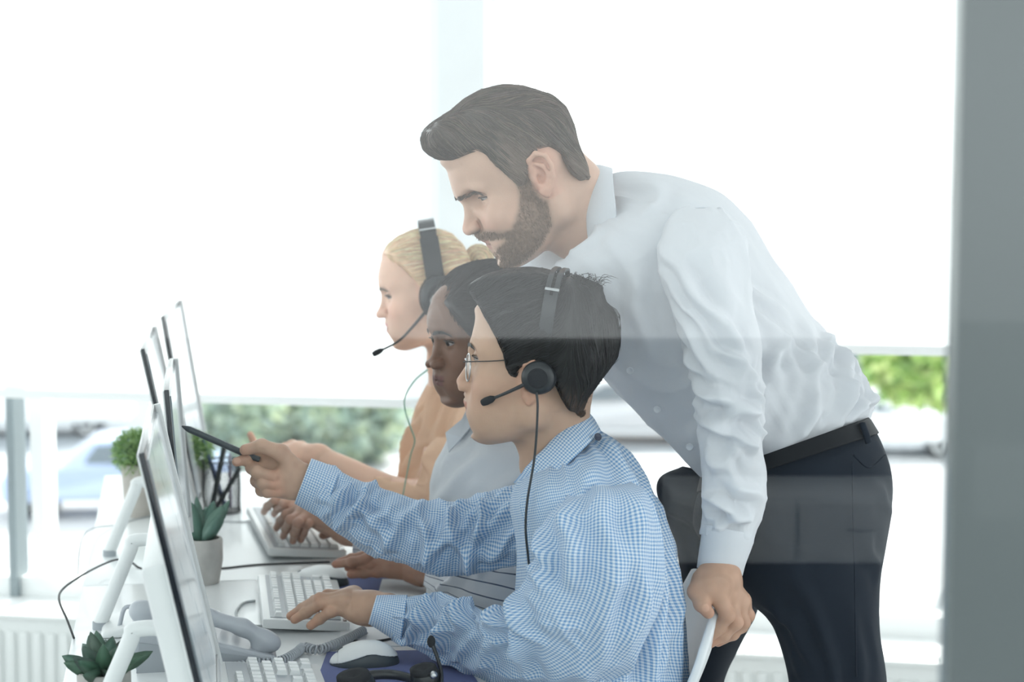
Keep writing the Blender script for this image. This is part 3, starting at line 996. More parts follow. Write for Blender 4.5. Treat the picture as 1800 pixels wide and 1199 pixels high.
# beard bristle
rs = np.random.RandomState(5)
Vh = hd[0][0]; loc = fS.l(Vh)
bmk = s_beard(fS, loc[:, 0], loc[:, 1], loc[:, 2], gS)
cand = np.where((bmk > .55) & (np.abs(loc[:, 1]) > .006))[0]
pick = cand[rs.randint(0, len(cand), 5200)]
gl = volS.grad(loc[pick])
dirn = nrm_rows(gl * .3 + np.array([.1, 0, -1.0]) + rs.normal(0, .3, (len(pick), 3)))
ln = (.0025 + .0025 * rs.rand(len(pick)))[:, None]
pa = np.stack([loc[pick] - dirn * .001, loc[pick] + dirn * ln * .5 + gl * .0003, loc[pick] + dirn * ln], 1)
v, q, c = ribbon_strands(fS.w(pa.reshape(-1, 3)).reshape(pa.shape), .00022 + .00012 * rs.rand(len(pick)), np.array((.24, .165, .12), np.float32) * (.5 + .9 * rs.rand(len(pick), 1)))
bm_ = MB(); bm_.add(v, q, c); bm_.build('beard', hair_m, S, label='short brown beard')
brow_mesh(fS, brow_px((hd[0][0], fS), fS, (806, 349), (866, 333), .014, .055), .0032, 420, .00032, (.10, .075, .058), 2, S)

# ================================================================ the seated man
M_SKIN = (.53, .355, .26)
fM = Frame((946, 652), 2.75, -7, 1); fM0 = Frame((946, 652), 2.75, -7, 0)
pM = [(851, 541), (839, 560), (831.5, 584), (825, 606), (822, 616), (825, 626), (821, 638), (814, 648), (806, 660), (802, 670), (804, 680), (811, 686), (815, 694), (814, 702), (815, 709), (819, 716), (819, 724), (822, 731), (829, 736), (832, 746), (836, 758), (848, 768)]
M = empty('person', P(1050, 1800, 2.85) * np.array([1, 1, 0]), 'seated man in a blue checked shirt and glasses pointing a pen at a monitor', 'person')
hd, volM, gM, eM = make_head(fM, dict(glab=(824, 608), nasion=(826, 627), tip=(803, 671), sub=(815, 693), ulip=(813.5, 706), mouth=(820, 715), llip=(819, 723), pog=(832, 748), ment=(850, 769)), .965,
                        ((972, 815, 2.79), .047), M_SKIN, dict(profile=pM, eye=(838, 628), ala=(822, 679),earc=(936, 672),  gaze=(1, 0, -.1), lid=.003, iris=(.05, .035, .025), nose=1.08, nosew=1.1, lip=.005))
bodyM = MB()
for v, f, c in hd: bodyM.add(v, f, c)
hvM = dict(frame=fM, hs=.965, G=gM['glab'])
polyM = [(832, 512), (829, 500), (838, 493), (858, 482), (890, 474), (926, 472), (956, 476), (980, 486), (992, 488), (1004, 482), (1022, 493), (1052, 505), (1060, 535), (1074, 546), (1085, 572), (1089, 600), (1083, 632), (1060, 662), (1036, 695), (1026, 721), (1006, 712), (994, 690), (984, 665), (972, 640), (945, 632), (925, 636), (922, 654), (908, 652), (900, 636), (896, 612), (884, 586), (872, 566), (860, 550), (852, 536), (840, 520)]
vol, V, Q = hair_volume(fM0, hvM, polyM, [((860, 510), (.045, .058, .04)), ((930, 520), (.08, .078, .055)), ((1020, 560), (.06, .08, .08)), ((1030, 620), (.055, .076, .07)), ((960, 580), (.06, .085, .06))], .012)
def flowM(p):
    cz = fM0.pix(1015, 520)[[0, 2]]
    dx, dz = p[:, 0] - cz[0], p[:, 2] - cz[1]
    fwd = sstep(-.01, .03, dx)[:, None]
    f_ = np.stack([np.full(len(p), .9), .5 * np.sign(p[:, 1]) * np.minimum(1, np.abs(p[:, 1]) * 12), -.25 - 4 * np.maximum(0, .10 - p[:, 2])], 1)
    b_ = np.stack([-.25 - 0 * dx, .2 * np.sign(p[:, 1]), np.full(len(p), -1.0)], 1)
    return f_ * fwd + b_ * (1 - fwd)
hm = hair_mesh(fM0, vol, V, Q, flowM, 5600, 8, .0056, .00048, (.020, .020, .021), 11, jit=.45, fade=(lambda p: .6 * sstep(-.005, -.05, p[:, 2]), (.22, .15, .11)))
rs = np.random.RandomState(8)                     # loose tufts on the crown and at the back
tp = []
for k in range(90):
    b0 = fM0.pix(rs.uniform(985, 1050), rs.uniform(498, 520), rs.uniform(-.03, .05))
    tip = b0 + np.array([rs.uniform(-.03, .012), rs.uniform(-.012, .012), rs.uniform(.006, .02)])
    tp.append(catmull(np.array([b0, (b0 + tip) / 2 + np.array([0, 0, .008]), tip]), 3))
for k in range(14):
    b0 = fM0.pix(1056 + k, 528 + rs.uniform(0, 14), rs.uniform(.0, .03)); m_ = fM0.pix(1082 + rs.uniform(0, 8), 556 + rs.uniform(-6, 8), .01); e_ = fM0.pix(1086 + rs.uniform(-4, 6), 610 + rs.uniform(-10, 14), .01)
    tp.append(catmull(np.array([b0, m_, e_]), 3))
tp = np.array(tp)
v, q, c = ribbon_strands(fM0.w(tp.reshape(-1, 3)).reshape(tp.shape), .0005, np.tile(np.array((.022, .022, .023)), (len(tp), 1)))
hm.add(v, q, c)
hm.build('hair', hair_m, M, label='short thick black hair')
brow_mesh(fM, brow_pts((hd[0][0], fM), eM, .016, .010, .048, .002, .002), .003, 200, .0004, (.03, .025, .022), 4, M)

# ================================================================ the woman in the striped shirt
B_SKIN = (.185, .105, .074)
fB = Frame((862, 606), 3.2, 25, 9); fB0 = Frame((862, 606), 3.2, 25, 0)
pB = [(775, 522), (762, 540), (756, 560), (756, 578), (760, 588), (764.5, 598), (763.5, 609), (758.5, 625), (753, 637), (754, 644), (762, 648), (765, 654), (763.5, 662), (767, 668), (766.5, 676), (773, 681), (779, 688), (784, 699), (792, 707)]
B = empty('person', P(930, 1750, 3.3) * np.array([1, 1, 0]), 'woman with dark hair pulled back, in a white striped shirt, between her two seated colleagues', 'person')
hd, volB, gB, eB = make_head(fB, dict(glab=(758, 584), nasion=(766, 598), tip=(754, 637), sub=(764.5, 653), ulip=(763.5, 662), mouth=(767, 668.5), llip=(766, 676), pog=(781, 691), ment=(794, 708)), .95,
                        ((905, 745, 3.27), .047), B_SKIN, dict(profile=pB, eye=(788, 602), ala=(772, 640),  female=True, gaze=(1, .1, -.15), lid=.0042, iris=(.02, .012, .01), nosew=1.2, lip=.0056, lipc=(.15, .07, .065), red=(1.0, .95, .95), lash=.0011, ear=True))
bodyB = MB()
for v, f, c in hd: bodyB.add(v, f, c)
hvB = dict(frame=fB, hs=.95, G=gB['glab'])
polyB = [(768, 526), (785, 500), (815, 473), (845, 459), (869, 453), (890, 460), (925, 485), (950, 530), (958, 590), (945, 640), (925, 670), (905, 676), (885, 655), (850, 640), (822, 628), (808, 600), (790, 580), (778, 562), (772, 546), (768, 534)]
vol, V, Q = hair_volume(fB0, hvB, polyB, [((850, 500), (.07, .07, .045)), ((900, 540), (.075, .078, .08)), ((960, 560), (.04, .04, .045))], .007)
def flowB(p):
    t = fB0.pix(965, 560); d = np.array([t[0], 0, t[2]]) - p
    return nrm_rows(d)
hair_mesh(fB0, vol, V, Q, flowB, 4200, 8, .0055, .00042, (.022, .020, .021), 21, jit=.25).build('hair', hair_m, B, label='smooth black hair pulled back')
brow_mesh(fB, brow_pts((hd[0][0], fB), eB, .016, .010, .047, .0035, .003), .0026, 220, .0004, (.012, .010, .009), 6, B)

# ================================================================ the blonde woman
SK_G = ((-.002, 0, .034), (.092, .074, .08))
G_SKIN = (.78, .51, .385)
fG = Frame((760, 516), 3.62, 4, 13); fG0 = Frame((760, 516), 3.62, 4, 0)
pG = [(676, 439), (668, 460), (663.5, 485), (665, 503), (668.5, 514), (670, 520), (667.5, 535), (663, 546), (659.8, 553), (664.5, 559), (675, 561), (675.5, 569), (679, 576), (678, 583), (684, 589), (690, 597), (694, 604), (702, 609)]
G_ = empty('person', P(800, 1650, 3.7) * np.array([1, 1, 0]), 'blonde woman in a peach blouse wearing a large black headset, farthest of the seated people', 'person')
hd, volG, gG, eG = make_head(fG, dict(glab=(665, 502), nasion=(671, 518), tip=(661, 552), sub=(675, 561), ulip=(675.5, 570), mouth=(679.5, 576.5), llip=(678.5, 583), pog=(691, 598), ment=(704, 609)), .93,
                        ((792, 640, 3.68), .045), G_SKIN, dict(profile=pG, eye=(684, 521), ala=(673, 552), skull=SK_G,  female=True, gaze=(1, .05, -.2), lid=.0034, iris=(.12, .12, .12), lash=.0016, lipc=(.62, .25, .24), ear=False))
bodyG = MB()
for v, f, c in hd: bodyG.add(v, f, c)
hvG = dict(skull=SK_G, frame=fG, hs=.93, G=gG['glab'])
polyG = [(673, 444), (681, 430), (700, 415), (725, 404), (747, 398), (772, 402), (794, 411), (813, 430), (824, 452), (828, 480), (824, 510), (812, 535), (795, 552), (778, 556), (764, 545), (752, 530), (742, 512), (732, 498), (722, 484), (708, 470), (692, 458), (680, 449)]
vol, V, Q = hair_volume(fG0, hvG, polyG, [((745, 440), (.075, .068, .045)), ((790, 470), (.05, .07, .07))], .007)
def flowG(p):
    t = fG0.pix(850, 452); d = np.array([t[0], 0, t[2]]) - p
    return nrm_rows(d)
hm = hair_mesh(fG0, vol, V, Q, flowG, 4600, 8, .0055, .00042, (.92, .65, .43), 31, jit=.3, dark=.95)
bun = Vol(fG0.pix(843, 455) - .045, fG0.pix(843, 455) + .045, .0026)
bun.ell(fG0.pix(842, 454), (.028, .03, .026), 0)
bv, bq = bun.mesh()
def flowBun(p):
    c = fG0.pix(842, 454); d = p - c
    return np.stack([-d[:, 2], .3 * d[:, 1], d[:, 0]], 1) / .028
hb = hair_mesh(fG0, bun, bv, bq, flowBun, 700, 7, .005, .0004, (.85, .63, .42), 33, jit=.5, dark=.95)
hm.add(np.concatenate(hb.v), hb.f[0][0], hb.c[0]) if False else None
for (arr, lst), vv, cc in zip(hb.f, hb.v, hb.c):
    pass
off = 0
for (arr, lst), vv, cc in zip(hb.f, hb.v, hb.c):
    hm.add(vv, arr - off, cc); off += len(vv)
hm.build('hair', hair_m, G_, label='blonde hair pulled back into a bun')
brow_mesh(fG, brow_pts((hd[0][0], fG), eG, .0145, .010, .046, .003, .003), .0024, 220, .0004, (.22, .15, .10), 7, G_)
# ---------------------------------------------------------------- clothes, hands, worn things
def garment(st, mat, parent, name, folds=(), noise=(), base=None, nu=220, nv=128, caps=(True, True), expo=2.0, vscale=None, label=None, thick=0, famp=1.0):
    folds = [(a, b, c, d, e * (.92 if famp > 1 else 1), f * famp) for a, b, c, d, e, f in folds]
    mb = MB()
    v, f, u = loft(st, nu, nv, fold_disp(folds, noise, base), caps, expo, vscale)
    mb.add(v, f, uv=u)
    o = mb.build(name, mat, parent, label=label)
    if thick:
        so = o.modifiers.new('thickness', 'SOLIDIFY'); so.thickness = thick; so.offset = 0
    return o

def disc_button(p, n, r, mat, parent, name='button'):
    n = nrm(n); u = nrm(np.cross(n, (0.2, .1, 1))); w = np.cross(n, u)
    R = np.stack([u, w, n], 1)
    mb = MB(); mb.lathe([(r * .2, -.001), (r, -.0006), (r, .0008), (r * .8, .0014), (r * .7, .0009), (.0001, .0009)], p, 20, R)
    return mb.build(name, mat, parent)

# ================================================================ standing man: shirt, trousers, hand
shS = garment([(1275, 885, 1520, 790, 2.99, .135), (1246, 850, 1520, 748, 2.99, .152), (1196, 801, 1533, 708, 2.99, .166), (1150, 752, 1508, 652, 2.99, .168), (1105, 706, 1455, 592, 2.99, .172), (1062, 664, 1402, 522, 2.99, .178), (1020, 622, 1356, 455, 2.99, .184),
               (980, 572, 1318, 395, 2.99, .188), (948, 525, 1266, 345, 2.99, .182), (945, 490, 1200, 314, 2.99, .148), (985, 482, 1140, 304, 2.985, .098), (1022, 474, 1098, 303, 2.98, .070), (1046, 455, 1074, 308, 2.975, .058)],
              white_shirt_m, S, 'shirt',
              folds=[(1.2, 100, 4.5, 150, .010, .012), (1.0, 120, 3.6, 165, .009, .010), (1.5, 60, 3.5, 110, .012, .012), (0.8, 75, 2.2, 120, .009, .009), (2.0, 150, 4.2, 172, .008, .009), (1.6, 160, 3.0, 176, .007, .008), (4.6, 140, 6.6, 120, .009, .009),
                     (5.0, 60, 7.5, 85, .012, .009), (8.6, 110, 10.2, 150, .007, .006), (8.9, 60, 10.6, 100, .007, .006), (2.6, 110, 4.4, 130, .008, .008), (3.2, 125, 4.0, 172, .008, .010), (1.4, 130, 2.4, 178, .007, .009), (5.2, 126, 1.8, 154, .005, -.006)] + rfolds(14, (.8, 4.5), (60, 175), 28, 1.3, .007, .006, 3),
              noise=[(.10, .035, .006, .35, 1), (.05, .02, .0022, .2, 2)], nu=260, nv=180, label='white shirt tucked into the trousers')
garment([(1205, 385, 1255, 385, 2.90, .012), (1196, 366, 1268, 368, 2.855, .04), (1172, 388, 1294, 390, 2.825, .058), (1160, 425, 1308, 420, 2.80, .068), (1158, 465, 1318, 470, 2.78, .072), (1170, 520, 1322, 540, 2.76, .070), (1195, 592, 1335, 612, 2.75, .066), (1221, 680, 1342, 690, 2.74, .060), (1226, 735, 1341, 742, 2.74, .056), (1230, 790, 1339, 792, 2.745, .053), (1236, 842, 1344, 850, 2.75, .052), (1238, 888, 1342, 890, 2.75, .05), (1236, 925, 1324, 940, 2.755, .043), (1234, 940, 1320, 955, 2.755, .039)],
        white_shirt_m, shS, 'sleeve',
        folds=[(4.0, 60, 7.0, 130, .012, 0.0108), (3.6, 40, 5.6, 95, .010, 0.0095), (4.4, 30, 6.2, 80, .010, 0.0108), (5.0, 20, 6.6, 60, .009, 0.0095), (7.1, 30, 7.6, 140, .009, 0.0121), (7.5, 150, 8.2, 50, .010, 0.0121), (8.0, 35, 8.7, 130, .009, 0.0121), (8.6, 150, 9.4, 60, .010, 0.0108), (9.2, 40, 10.2, 110, .011, 0.0121), (10.0, 50, 10.7, 150, .010, 0.0108), (10.6, 30, 11.4, 120, .010, 0.0108), (11.2, 140, 11.9, 60, .008, 0.0081),
               (5.6, 110, 7.2, 150, .010, 0.0081), (3.0, 100, 6.5, 118, .012, 0.0054)] + rfolds(16, (6, 11.5), (10, 170), 90, .7, .007, .006, 8),
        noise=[(.05, .03, .005, .5, 4), (.03, .018, .002, .3, 5)], nu=260, nv=140)
cuff([(1235, 920, 1326, 940, 2.755, .042), (1234, 940, 1322, 958, 2.755, .041), (1229, 975, 1310, 990, 2.76, .038), (1226, 998, 1304, 1012, 2.76, .036)], white_shirt_m, shS)
mb = MB(); mb.tube([P(1169, 480, 2.762), P(1163, 448, 2.772), P(1164, 420, 2.792), P(1176, 392, 2.818), P(1200, 371, 2.842), P(1235, 365, 2.846), P(1268, 373, 2.842), P(1296, 394, 2.818), P(1312, 424, 2.80)], .0013, 6, smooth=8); mb.build('armhole_seam', white_shirt_m, shS)
# far sleeve, hanging behind the body
garment([(1170, 400, 1250, 400, 3.13, .05), (1165, 450, 1290, 455, 3.17, .06), (1215, 560, 1320, 575, 3.19, .058), (1250, 680, 1345, 690, 3.18, .052), (1285, 800, 1370, 800, 3.16, .046), (1305, 900, 1375, 900, 3.14, .04)],
        white_shirt_m, shS, 'sleeve', rfolds(10, (1, 5), (0, 360), 60, .8, .01, .005, 5), [(.05, .03, .004, .4, 6)], nu=120, nv=64)
# collar
garment([(1035, 458, 1027, 300, 2.965, .070), (1040, 462, 1032, 294, 2.968, .080), (1062, 454, 1052, 292, 2.972, .100), (1088, 436, 1076, 298, 2.978, .118)], white_shirt_m, shS, 'collar', nu=40, nv=96, caps=(False, False), noise=[(.08, .05, .002, .2, 9)], thick=.0026)
# far collar leaf and open neck edge
mb = MB()
def leaf(pts, t=.0022):
    p = np.array([P(*q) for q in pts]); n = nrm(np.cross(p[1] - p[0], p[2] - p[0])) * t
    k = len(p)
    mb.add(np.concatenate([p + n, p - n]), [tuple(range(k)), tuple(range(2 * k - 1, k - 1, -1))] + [(i, k + i, k + (i + 1) % k, (i + 1) % k) for i in range(k)], uv=np.tile([[.001, .001]], (2 * k, 1)))
leaf([(1036, 447, 2.90), (1000, 436, 2.95), (958, 418, 3.0), (920, 432, 3.03), (900, 468, 3.05), (960, 505, 2.96), (1035, 490, 2.88)])
mb.build('collar_leaf', white_shirt_m, shS, smooth=False)
for px, py in ((1107, 652), (1155, 720), (1212, 786)):
    d_ = 2.862 if px < 1130 else (2.872 if px < 1200 else 2.885)
    disc_button(P(px, py, d_ - .012), (-.25, -1, -.1), .0056, button_m, shS)
# trousers
garment([(1240, 842, 1526, 737, 2.99, .152), (1224, 880, 1548, 775, 2.99, .162), (1222, 925, 1566, 830, 2.98, .168), (1246, 970, 1567, 890, 2.97, .166), (1282, 1020, 1556, 960, 2.94, .140), (1322, 1060, 1548, 1012, 2.91, .108), (1350, 1086, 1546, 1060, 2.90, .095), (1368, 1120, 1548, 1115, 2.90, .09), (1389, 1199, 1558, 1199, 2.90, .086), (1398, 1330, 1552, 1330, 2.90, .08), (1410, 1600, 1530, 1600, 2.91, .066), (1420, 1860, 1522, 1860, 2.92, .06)],
        trouser_m, S, 'trousers', folds=[(4, 80, 10, 92, .010, .006), (1.2, 60, 3.5, 80, .012, .004), (5.5, 40, 8, 70, .012, .005), (6, 120, 9, 110, .012, .004), (3.6, 130, 5.0, 160, .01, .006), (2.2, 140, 3.2, 165, .008, .004)] + rfolds(8, (5, 10), (30, 160), 10, 1.5, .012, .004, 4), noise=[(.12, .05, .004, .2, 12)], nu=240, nv=120, label='dark navy trousers')
tro = [c for c in S.children if c.name.startswith('trousers')][0]
garment([(1200, 822, 1330, 842, 3.10, .05), (1165, 838, 1345, 880, 3.10, .085), (1155, 862, 1348, 920, 3.10, .09), (1164, 896, 1348, 960, 3.10, .09), (1188, 960, 1346, 1010, 3.10, .088), (1200, 1020, 1336, 1062, 3.10, .084), (1202, 1100, 1312, 1110, 3.10, .078), (1196, 1199, 1272, 1199, 3.10, .068), (1150, 1400, 1225, 1400, 3.10, .062), (1120, 1600, 1190, 1600, 3.10, .056), (1115, 1790, 1180, 1790, 3.10, .052)],
        trouser_m, tro, 'leg', folds=[(1.6, 90, 2.9, 175, .010, .006), (2.6, 20, 3.2, 80, .010, .008), (3, 60, 6, 80, .01, .005)], noise=[(.1, .05, .004, .2, 13)], nu=180, nv=96)
for (cx, cy, d_) in ((1465, 1890, 2.92), (1140, 1815, 3.10)):
    p = P(cx, cy, d_); p[2] = 0
    v_ = Vol(p + np.array([-.24, -.07, -.01]), p + np.array([.1, .07, .15]), .005)
    v_.cap(p + np.array([-.16, 0, .03]), p + np.array([.04, 0, .04]), .036, .038, 0).cap(p + np.array([.02, 0, .04]), p + np.array([.02, 0, .11]), .04, .042, .03)
    v_._op(p + np.array([-.3, -.1, -.05]), p + np.array([.2, .1, .004]), lambda X: X[2] - .004 + 0 * X[0] + 0 * X[1], .001, True)
    a_, b_ = v_.mesh(); mb = MB(); mb.add(a_, b_); mb.build('shoe', belt_m, S)
# belt and pocket seam
beltS = garment([(1232, 840, 1527, 734, 2.985, .172), (1226, 866, 1544, 762, 2.985, .178)], belt_m, tro, 'belt', nu=12, nv=120, caps=(False, False), thick=.003, label='black leather belt')
mb = MB(); c0, c1 = P(1513, 742, 2.90), P(1524, 776, 2.895)
mb.tube(np.array([c0 + np.array([0, -.012, 0]), (c0 + c1) / 2 + np.array([0, -.017, 0]), c1 + np.array([0, -.012, 0])]), .006, 8, smooth=4, flat=.5); mb.build('belt_loop', trouser_m, tro)
mb = MB(); mb.tube([P(1500, 800, 2.842), P(1528, 822, 2.85), P(1556, 800, 2.90)], .0016, 6, smooth=5); mb.tube([P(1498, 812, 2.838), P(1500, 920, 2.815), P(1502, 1000, 2.80), P(1505, 1190, 2.815)], .0012, 5, smooth=5); mb.build('pocket_seam', trouser_m, tro)
# hand on the chair
D0 = 2.735
hS = make_hand([P(1264, 985, D0 + .02), P(1265, 1012, D0 + .012)],
               [P(1244, 1036, D0 - .012), P(1262, 1042, D0 - .004), P(1284, 1046, D0 + .008), P(1302, 1056, D0 + .022)],
               [([P(1232, 1018, D0 + .002), P(1223, 1040, D0 - .012), P(1233, 1062, D0 - .02), P(1245, 1077, D0 - .022)], [.0125, .0112, .0102, .0088]),
                ([P(1256, 1040, D0 - .01), P(1278, 1082, D0 - .012), P(1264, 1104, D0 - .002), P(1246, 1121, D0 + .006)], [.011, .0102, .0090, .0078]),
                ([P(1278, 1045, D0), P(1293, 1094, D0 + .002), P(1272, 1116, D0 + .01), P(1246, 1131, D0 + .016)], [.011, .0102, .009, .0078]),
                ([P(1294, 1050, D0 + .014), P(1306, 1094, D0 + .018), P(1288, 1114, D0 + .024), P(1262, 1128, D0 + .028)], [.0105, .0098, .0088, .0075]),
                ([P(1306, 1058, D0 + .028), P(1315, 1082, D0 + .034), P(1304, 1102, D0 + .036), P(1286, 1116, D0 + .038)], [.0095, .0088, .008, .007])],
               (.50, .315, .225), wr=.027, nails=[(P(1241, 1070, D0 - .022), (-.001, -.0085, .003))], heel=[(P(1262, 1022, D0), (.03, .022, .022))])
bodyS.add(*hS)
taper_tubes(bodyS, [P(1264, 990, D0 + .018), P(1288, 800, 2.745), P(1280, 700, 2.74), P(1235, 480, 2.80), P(1225, 420, 2.86)], [.024, .024, .024, .030, .035], S_SKIN)
taper_tubes(bodyS, [P(1345, 960, 3.14), P(1335, 880, 3.14), P(1300, 700, 3.18), P(1240, 500, 3.17), P(1215, 430, 3.12)], [.026, .03, .036, .045, .05], S_SKIN)
taper_tubes(bodyS, [P(1055, 408, 2.96), P(1120, 420, 2.98), P(1220, 480, 2.99), P(1310, 640, 2.99), P(1390, 800, 2.99), P(1420, 900, 2.99)], [.045, .045, .07, .085, .08, .08], S_SKIN)
taper_tubes(bodyS, [P(1420, 900, 2.95), P(1450, 1060, 2.92), P(1470, 1300, 2.9), P(1470, 1600, 2.91), P(1470, 1880, 2.92)], [.07, .05, .04, .035, .03], S_SKIN)
taper_tubes(bodyS, [P(1400, 900, 3.05), P(1270, 960, 3.10), P(1236, 1200, 3.1), P(1156, 1600, 3.1), P(1148, 1800, 3.1)], [.06, .04, .022, .022, .022], S_SKIN)
bodyS.build('body', skin_m, S)

# ================================================================ seated man: shirt, hands
shM = garment([(880, 1420, 1215, 1420, 2.82, .165), (884, 1300, 1214, 1300, 2.82, .165), (893, 1199, 1208, 1199, 2.81, .168), (903, 1105, 1203, 1080, 2.80, .172), (912, 1030, 1188, 990, 2.795, .176), (912, 955, 1168, 920, 2.79, .176), (902, 895, 1134, 842, 2.79, .165), (908, 858, 1096, 788, 2.79, .122), (924, 838, 1060, 764, 2.79, .078), (938, 822, 1036, 754, 2.79, .052)],
              check_m, M, 'shirt',
              folds=[(2, 150, 5.5, 165, .014, .008), (1.5, 120, 4.5, 140, .014, .009), (2.5, 165, 5, 172, .010, .006), (1.5, 100, 4, 120, .012, .007), (5.5, 120, 7.5, 150, .012, .005), (5, 150, 7, 168, .010, .005), (2, 60, 4.5, 85, .014, .006)] + rfolds(8, (2, 7), (60, 175), 15, 1.8, .010, .004, 14),
              noise=[(.12, .04, .006, .3, 21), (.05, .025, .0025, .2, 22)], nu=260, nv=200, label='blue and white checked shirt', famp=1.7)
garment([(1040, 880, 1080, 870, 2.74, .012), (1012, 866, 1102, 848, 2.685, .04), (985, 882, 1128, 864, 2.65, .062), (958, 912, 1148, 900, 2.63, .074), (944, 955, 1160, 970, 2.62, .078), (934, 1005, 1158, 1045, 2.62, .078), (912, 1048, 1140, 1115, 2.63, .076), (896, 1085, 1098, 1182, 2.655, .074), (876, 1096, 1010, 1224, 2.70, .07), (842, 1075, 905, 1208, 2.76, .066), (800, 1056, 822, 1180, 2.815, .060), (755, 1050, 757, 1152, 2.86, .052), (716, 1050, 706, 1130, 2.89, .043), (700, 1052, 690, 1122, 2.90, .038)],
        check_m, shM, 'sleeve',
        folds=[(2.2, 50, 5.2, 75, .013, 0.0121), (2.5, 95, 6.0, 110, .014, 0.0121), (3.0, 130, 6.5, 140, .014, 0.0108), (3.6, 20, 5.6, 45, .010, 0.0108), (6.0, 0, 7.4, 60, .010, 0.0162), (6.8, -20, 8.2, 40, .010, 0.0175), (7.4, 20, 8.6, 110, .011, 0.0149), (8.2, 0, 9.2, 80, .010, 0.0162), (8.8, 60, 9.8, 140, .011, 0.0121), (9.4, 0, 10.2, 90, .010, 0.0162), (10.2, 40, 10.9, 130, .010, 0.0135), (10.8, 10, 11.4, 100, .009, 0.0135), (11.3, 60, 11.9, 150, .008, 0.0095), (4.5, 100, 7.5, 125, .012, 0.0081)] + rfolds(12, (5, 10.8), (0, 170), 70, .8, .008, .005, 15),
        noise=[(.06, .035, .008, .4, 24), (.035, .02, .003, .3, 25)], nu=300, nv=170, famp=1.25)
cuff([(716, 1047, 704, 1132, 2.89, .045), (702, 1047, 692, 1124, 2.90, .043), (676, 1047, 662, 1104, 2.915, .038), (662, 1048, 648, 1096, 2.92, .035)], collar_check_m, shM)
garment([(1010, 840, 975, 985, 2.93, .05), (945, 842, 930, 990, 2.945, .065), (885, 860, 890, 1000, 2.96, .068), (830, 874, 830, 1008, 2.97, .066), (780, 882, 762, 1010, 2.975, .063), (722, 874, 702, 988, 2.98, .058), (668, 858, 642, 966, 2.985, .053), (622, 840, 590, 932, 2.99, .047), (590, 826, 556, 906, 2.995, .041), (575, 818, 544, 898, 3.0, .037)],
        check_m, shM, 'sleeve',
        folds=[(.8, 40, 3.0, 90, .012, .009), (1.2, 90, 3.2, 140, .012, .009), (1.8, 30, 3.4, 60, .010, .009), (2.5, 20, 3.2, 150, .009, .012), (3.0, 150, 3.9, 40, .009, .012), (3.4, 20, 4.2, 130, .009, .011), (3.9, 160, 4.6, 60, .009, .010), (4.6, 20, 5.6, 140, .010, .010), (5.2, 130, 6.6, 70, .010, .007), (6.2, 10, 7.0, 150, .009, .012), (7.0, 40, 7.6, 150, .008, .008)] + rfolds(12, (1, 8), (0, 180), 60, .8, .008, .005, 16),
        noise=[(.06, .035, .007, .4, 27), (.03, .02, .003, .3, 28)], nu=280, nv=160, famp=1.25)
cuff([(598, 828, 566, 912, 2.995, .044), (575, 817, 545, 900, 3.0, .041), (547, 807, 518, 884, 3.005, .037)], collar_check_m, shM)
garment([(905, 846, 1016, 724, 2.785, .060), (910, 850, 1024, 719, 2.785, .068), (926, 860, 1042, 734, 2.785, .088), (950, 866, 1056, 758, 2.785, .108)], collar_check_m, shM, 'collar', nu=40, nv=110, caps=(False, False), noise=[(.08, .05, .003, .2, 29)], thick=.0026)
disc_button(P(1051, 768, 2.705), (.5, -1, .4), .0055, dark_button_m, shM)
garment([(905, 1330, 1215, 1330, 2.80, .18), (880, 1380, 1215, 1420, 2.80, .185), (800, 1420, 1190, 1500, 2.80, .19), (600, 1430, 900, 1560, 2.80, .18), (500, 1440, 560, 1570, 2.80, .16)], trouser_m, M, 'trousers', nu=80, nv=64)
# left hand on the keyboard
hL = make_hand([P(682, 1072, 2.925), PZ(655, 1068, .797)],
               [PZ(622, 1046, .805), PZ(612, 1052, .806), PZ(606, 1058, .803), PZ(612, 1066, .796)],
               [([PZ(622, 1046, .806), PZ(576, 1047, .806), PZ(553, 1056, .785), PZ(536, 1064, .772)], [.0105, .0090, .0080, .0068]),
                ([PZ(612, 1052, .808), PZ(563, 1053, .808), PZ(532, 1070, .786), PZ(511, 1083, .773)], [.0105, .0092, .0082, .0070]),
                ([PZ(606, 1058, .806), PZ(566, 1060, .803), PZ(538, 1077, .783), PZ(518, 1089, .772)], [.0102, .0090, .0082, .0070]),
                ([PZ(610, 1065, .799), PZ(582, 1075, .792), PZ(562, 1088, .778), PZ(546, 1100, .771)], [.0098, .0086, .0078, .0068]),
                ([PZ(645, 1056, .785), PZ(620, 1056, .782), PZ(602, 1058, .775), PZ(585, 1062, .77)], [.012, .0108, .0098, .0084])],
               (.52, .335, .24), wr=.0235, heel=[(PZ(640, 1076, .79), (.03, .022, .018))])
bodyM.add(*hL)
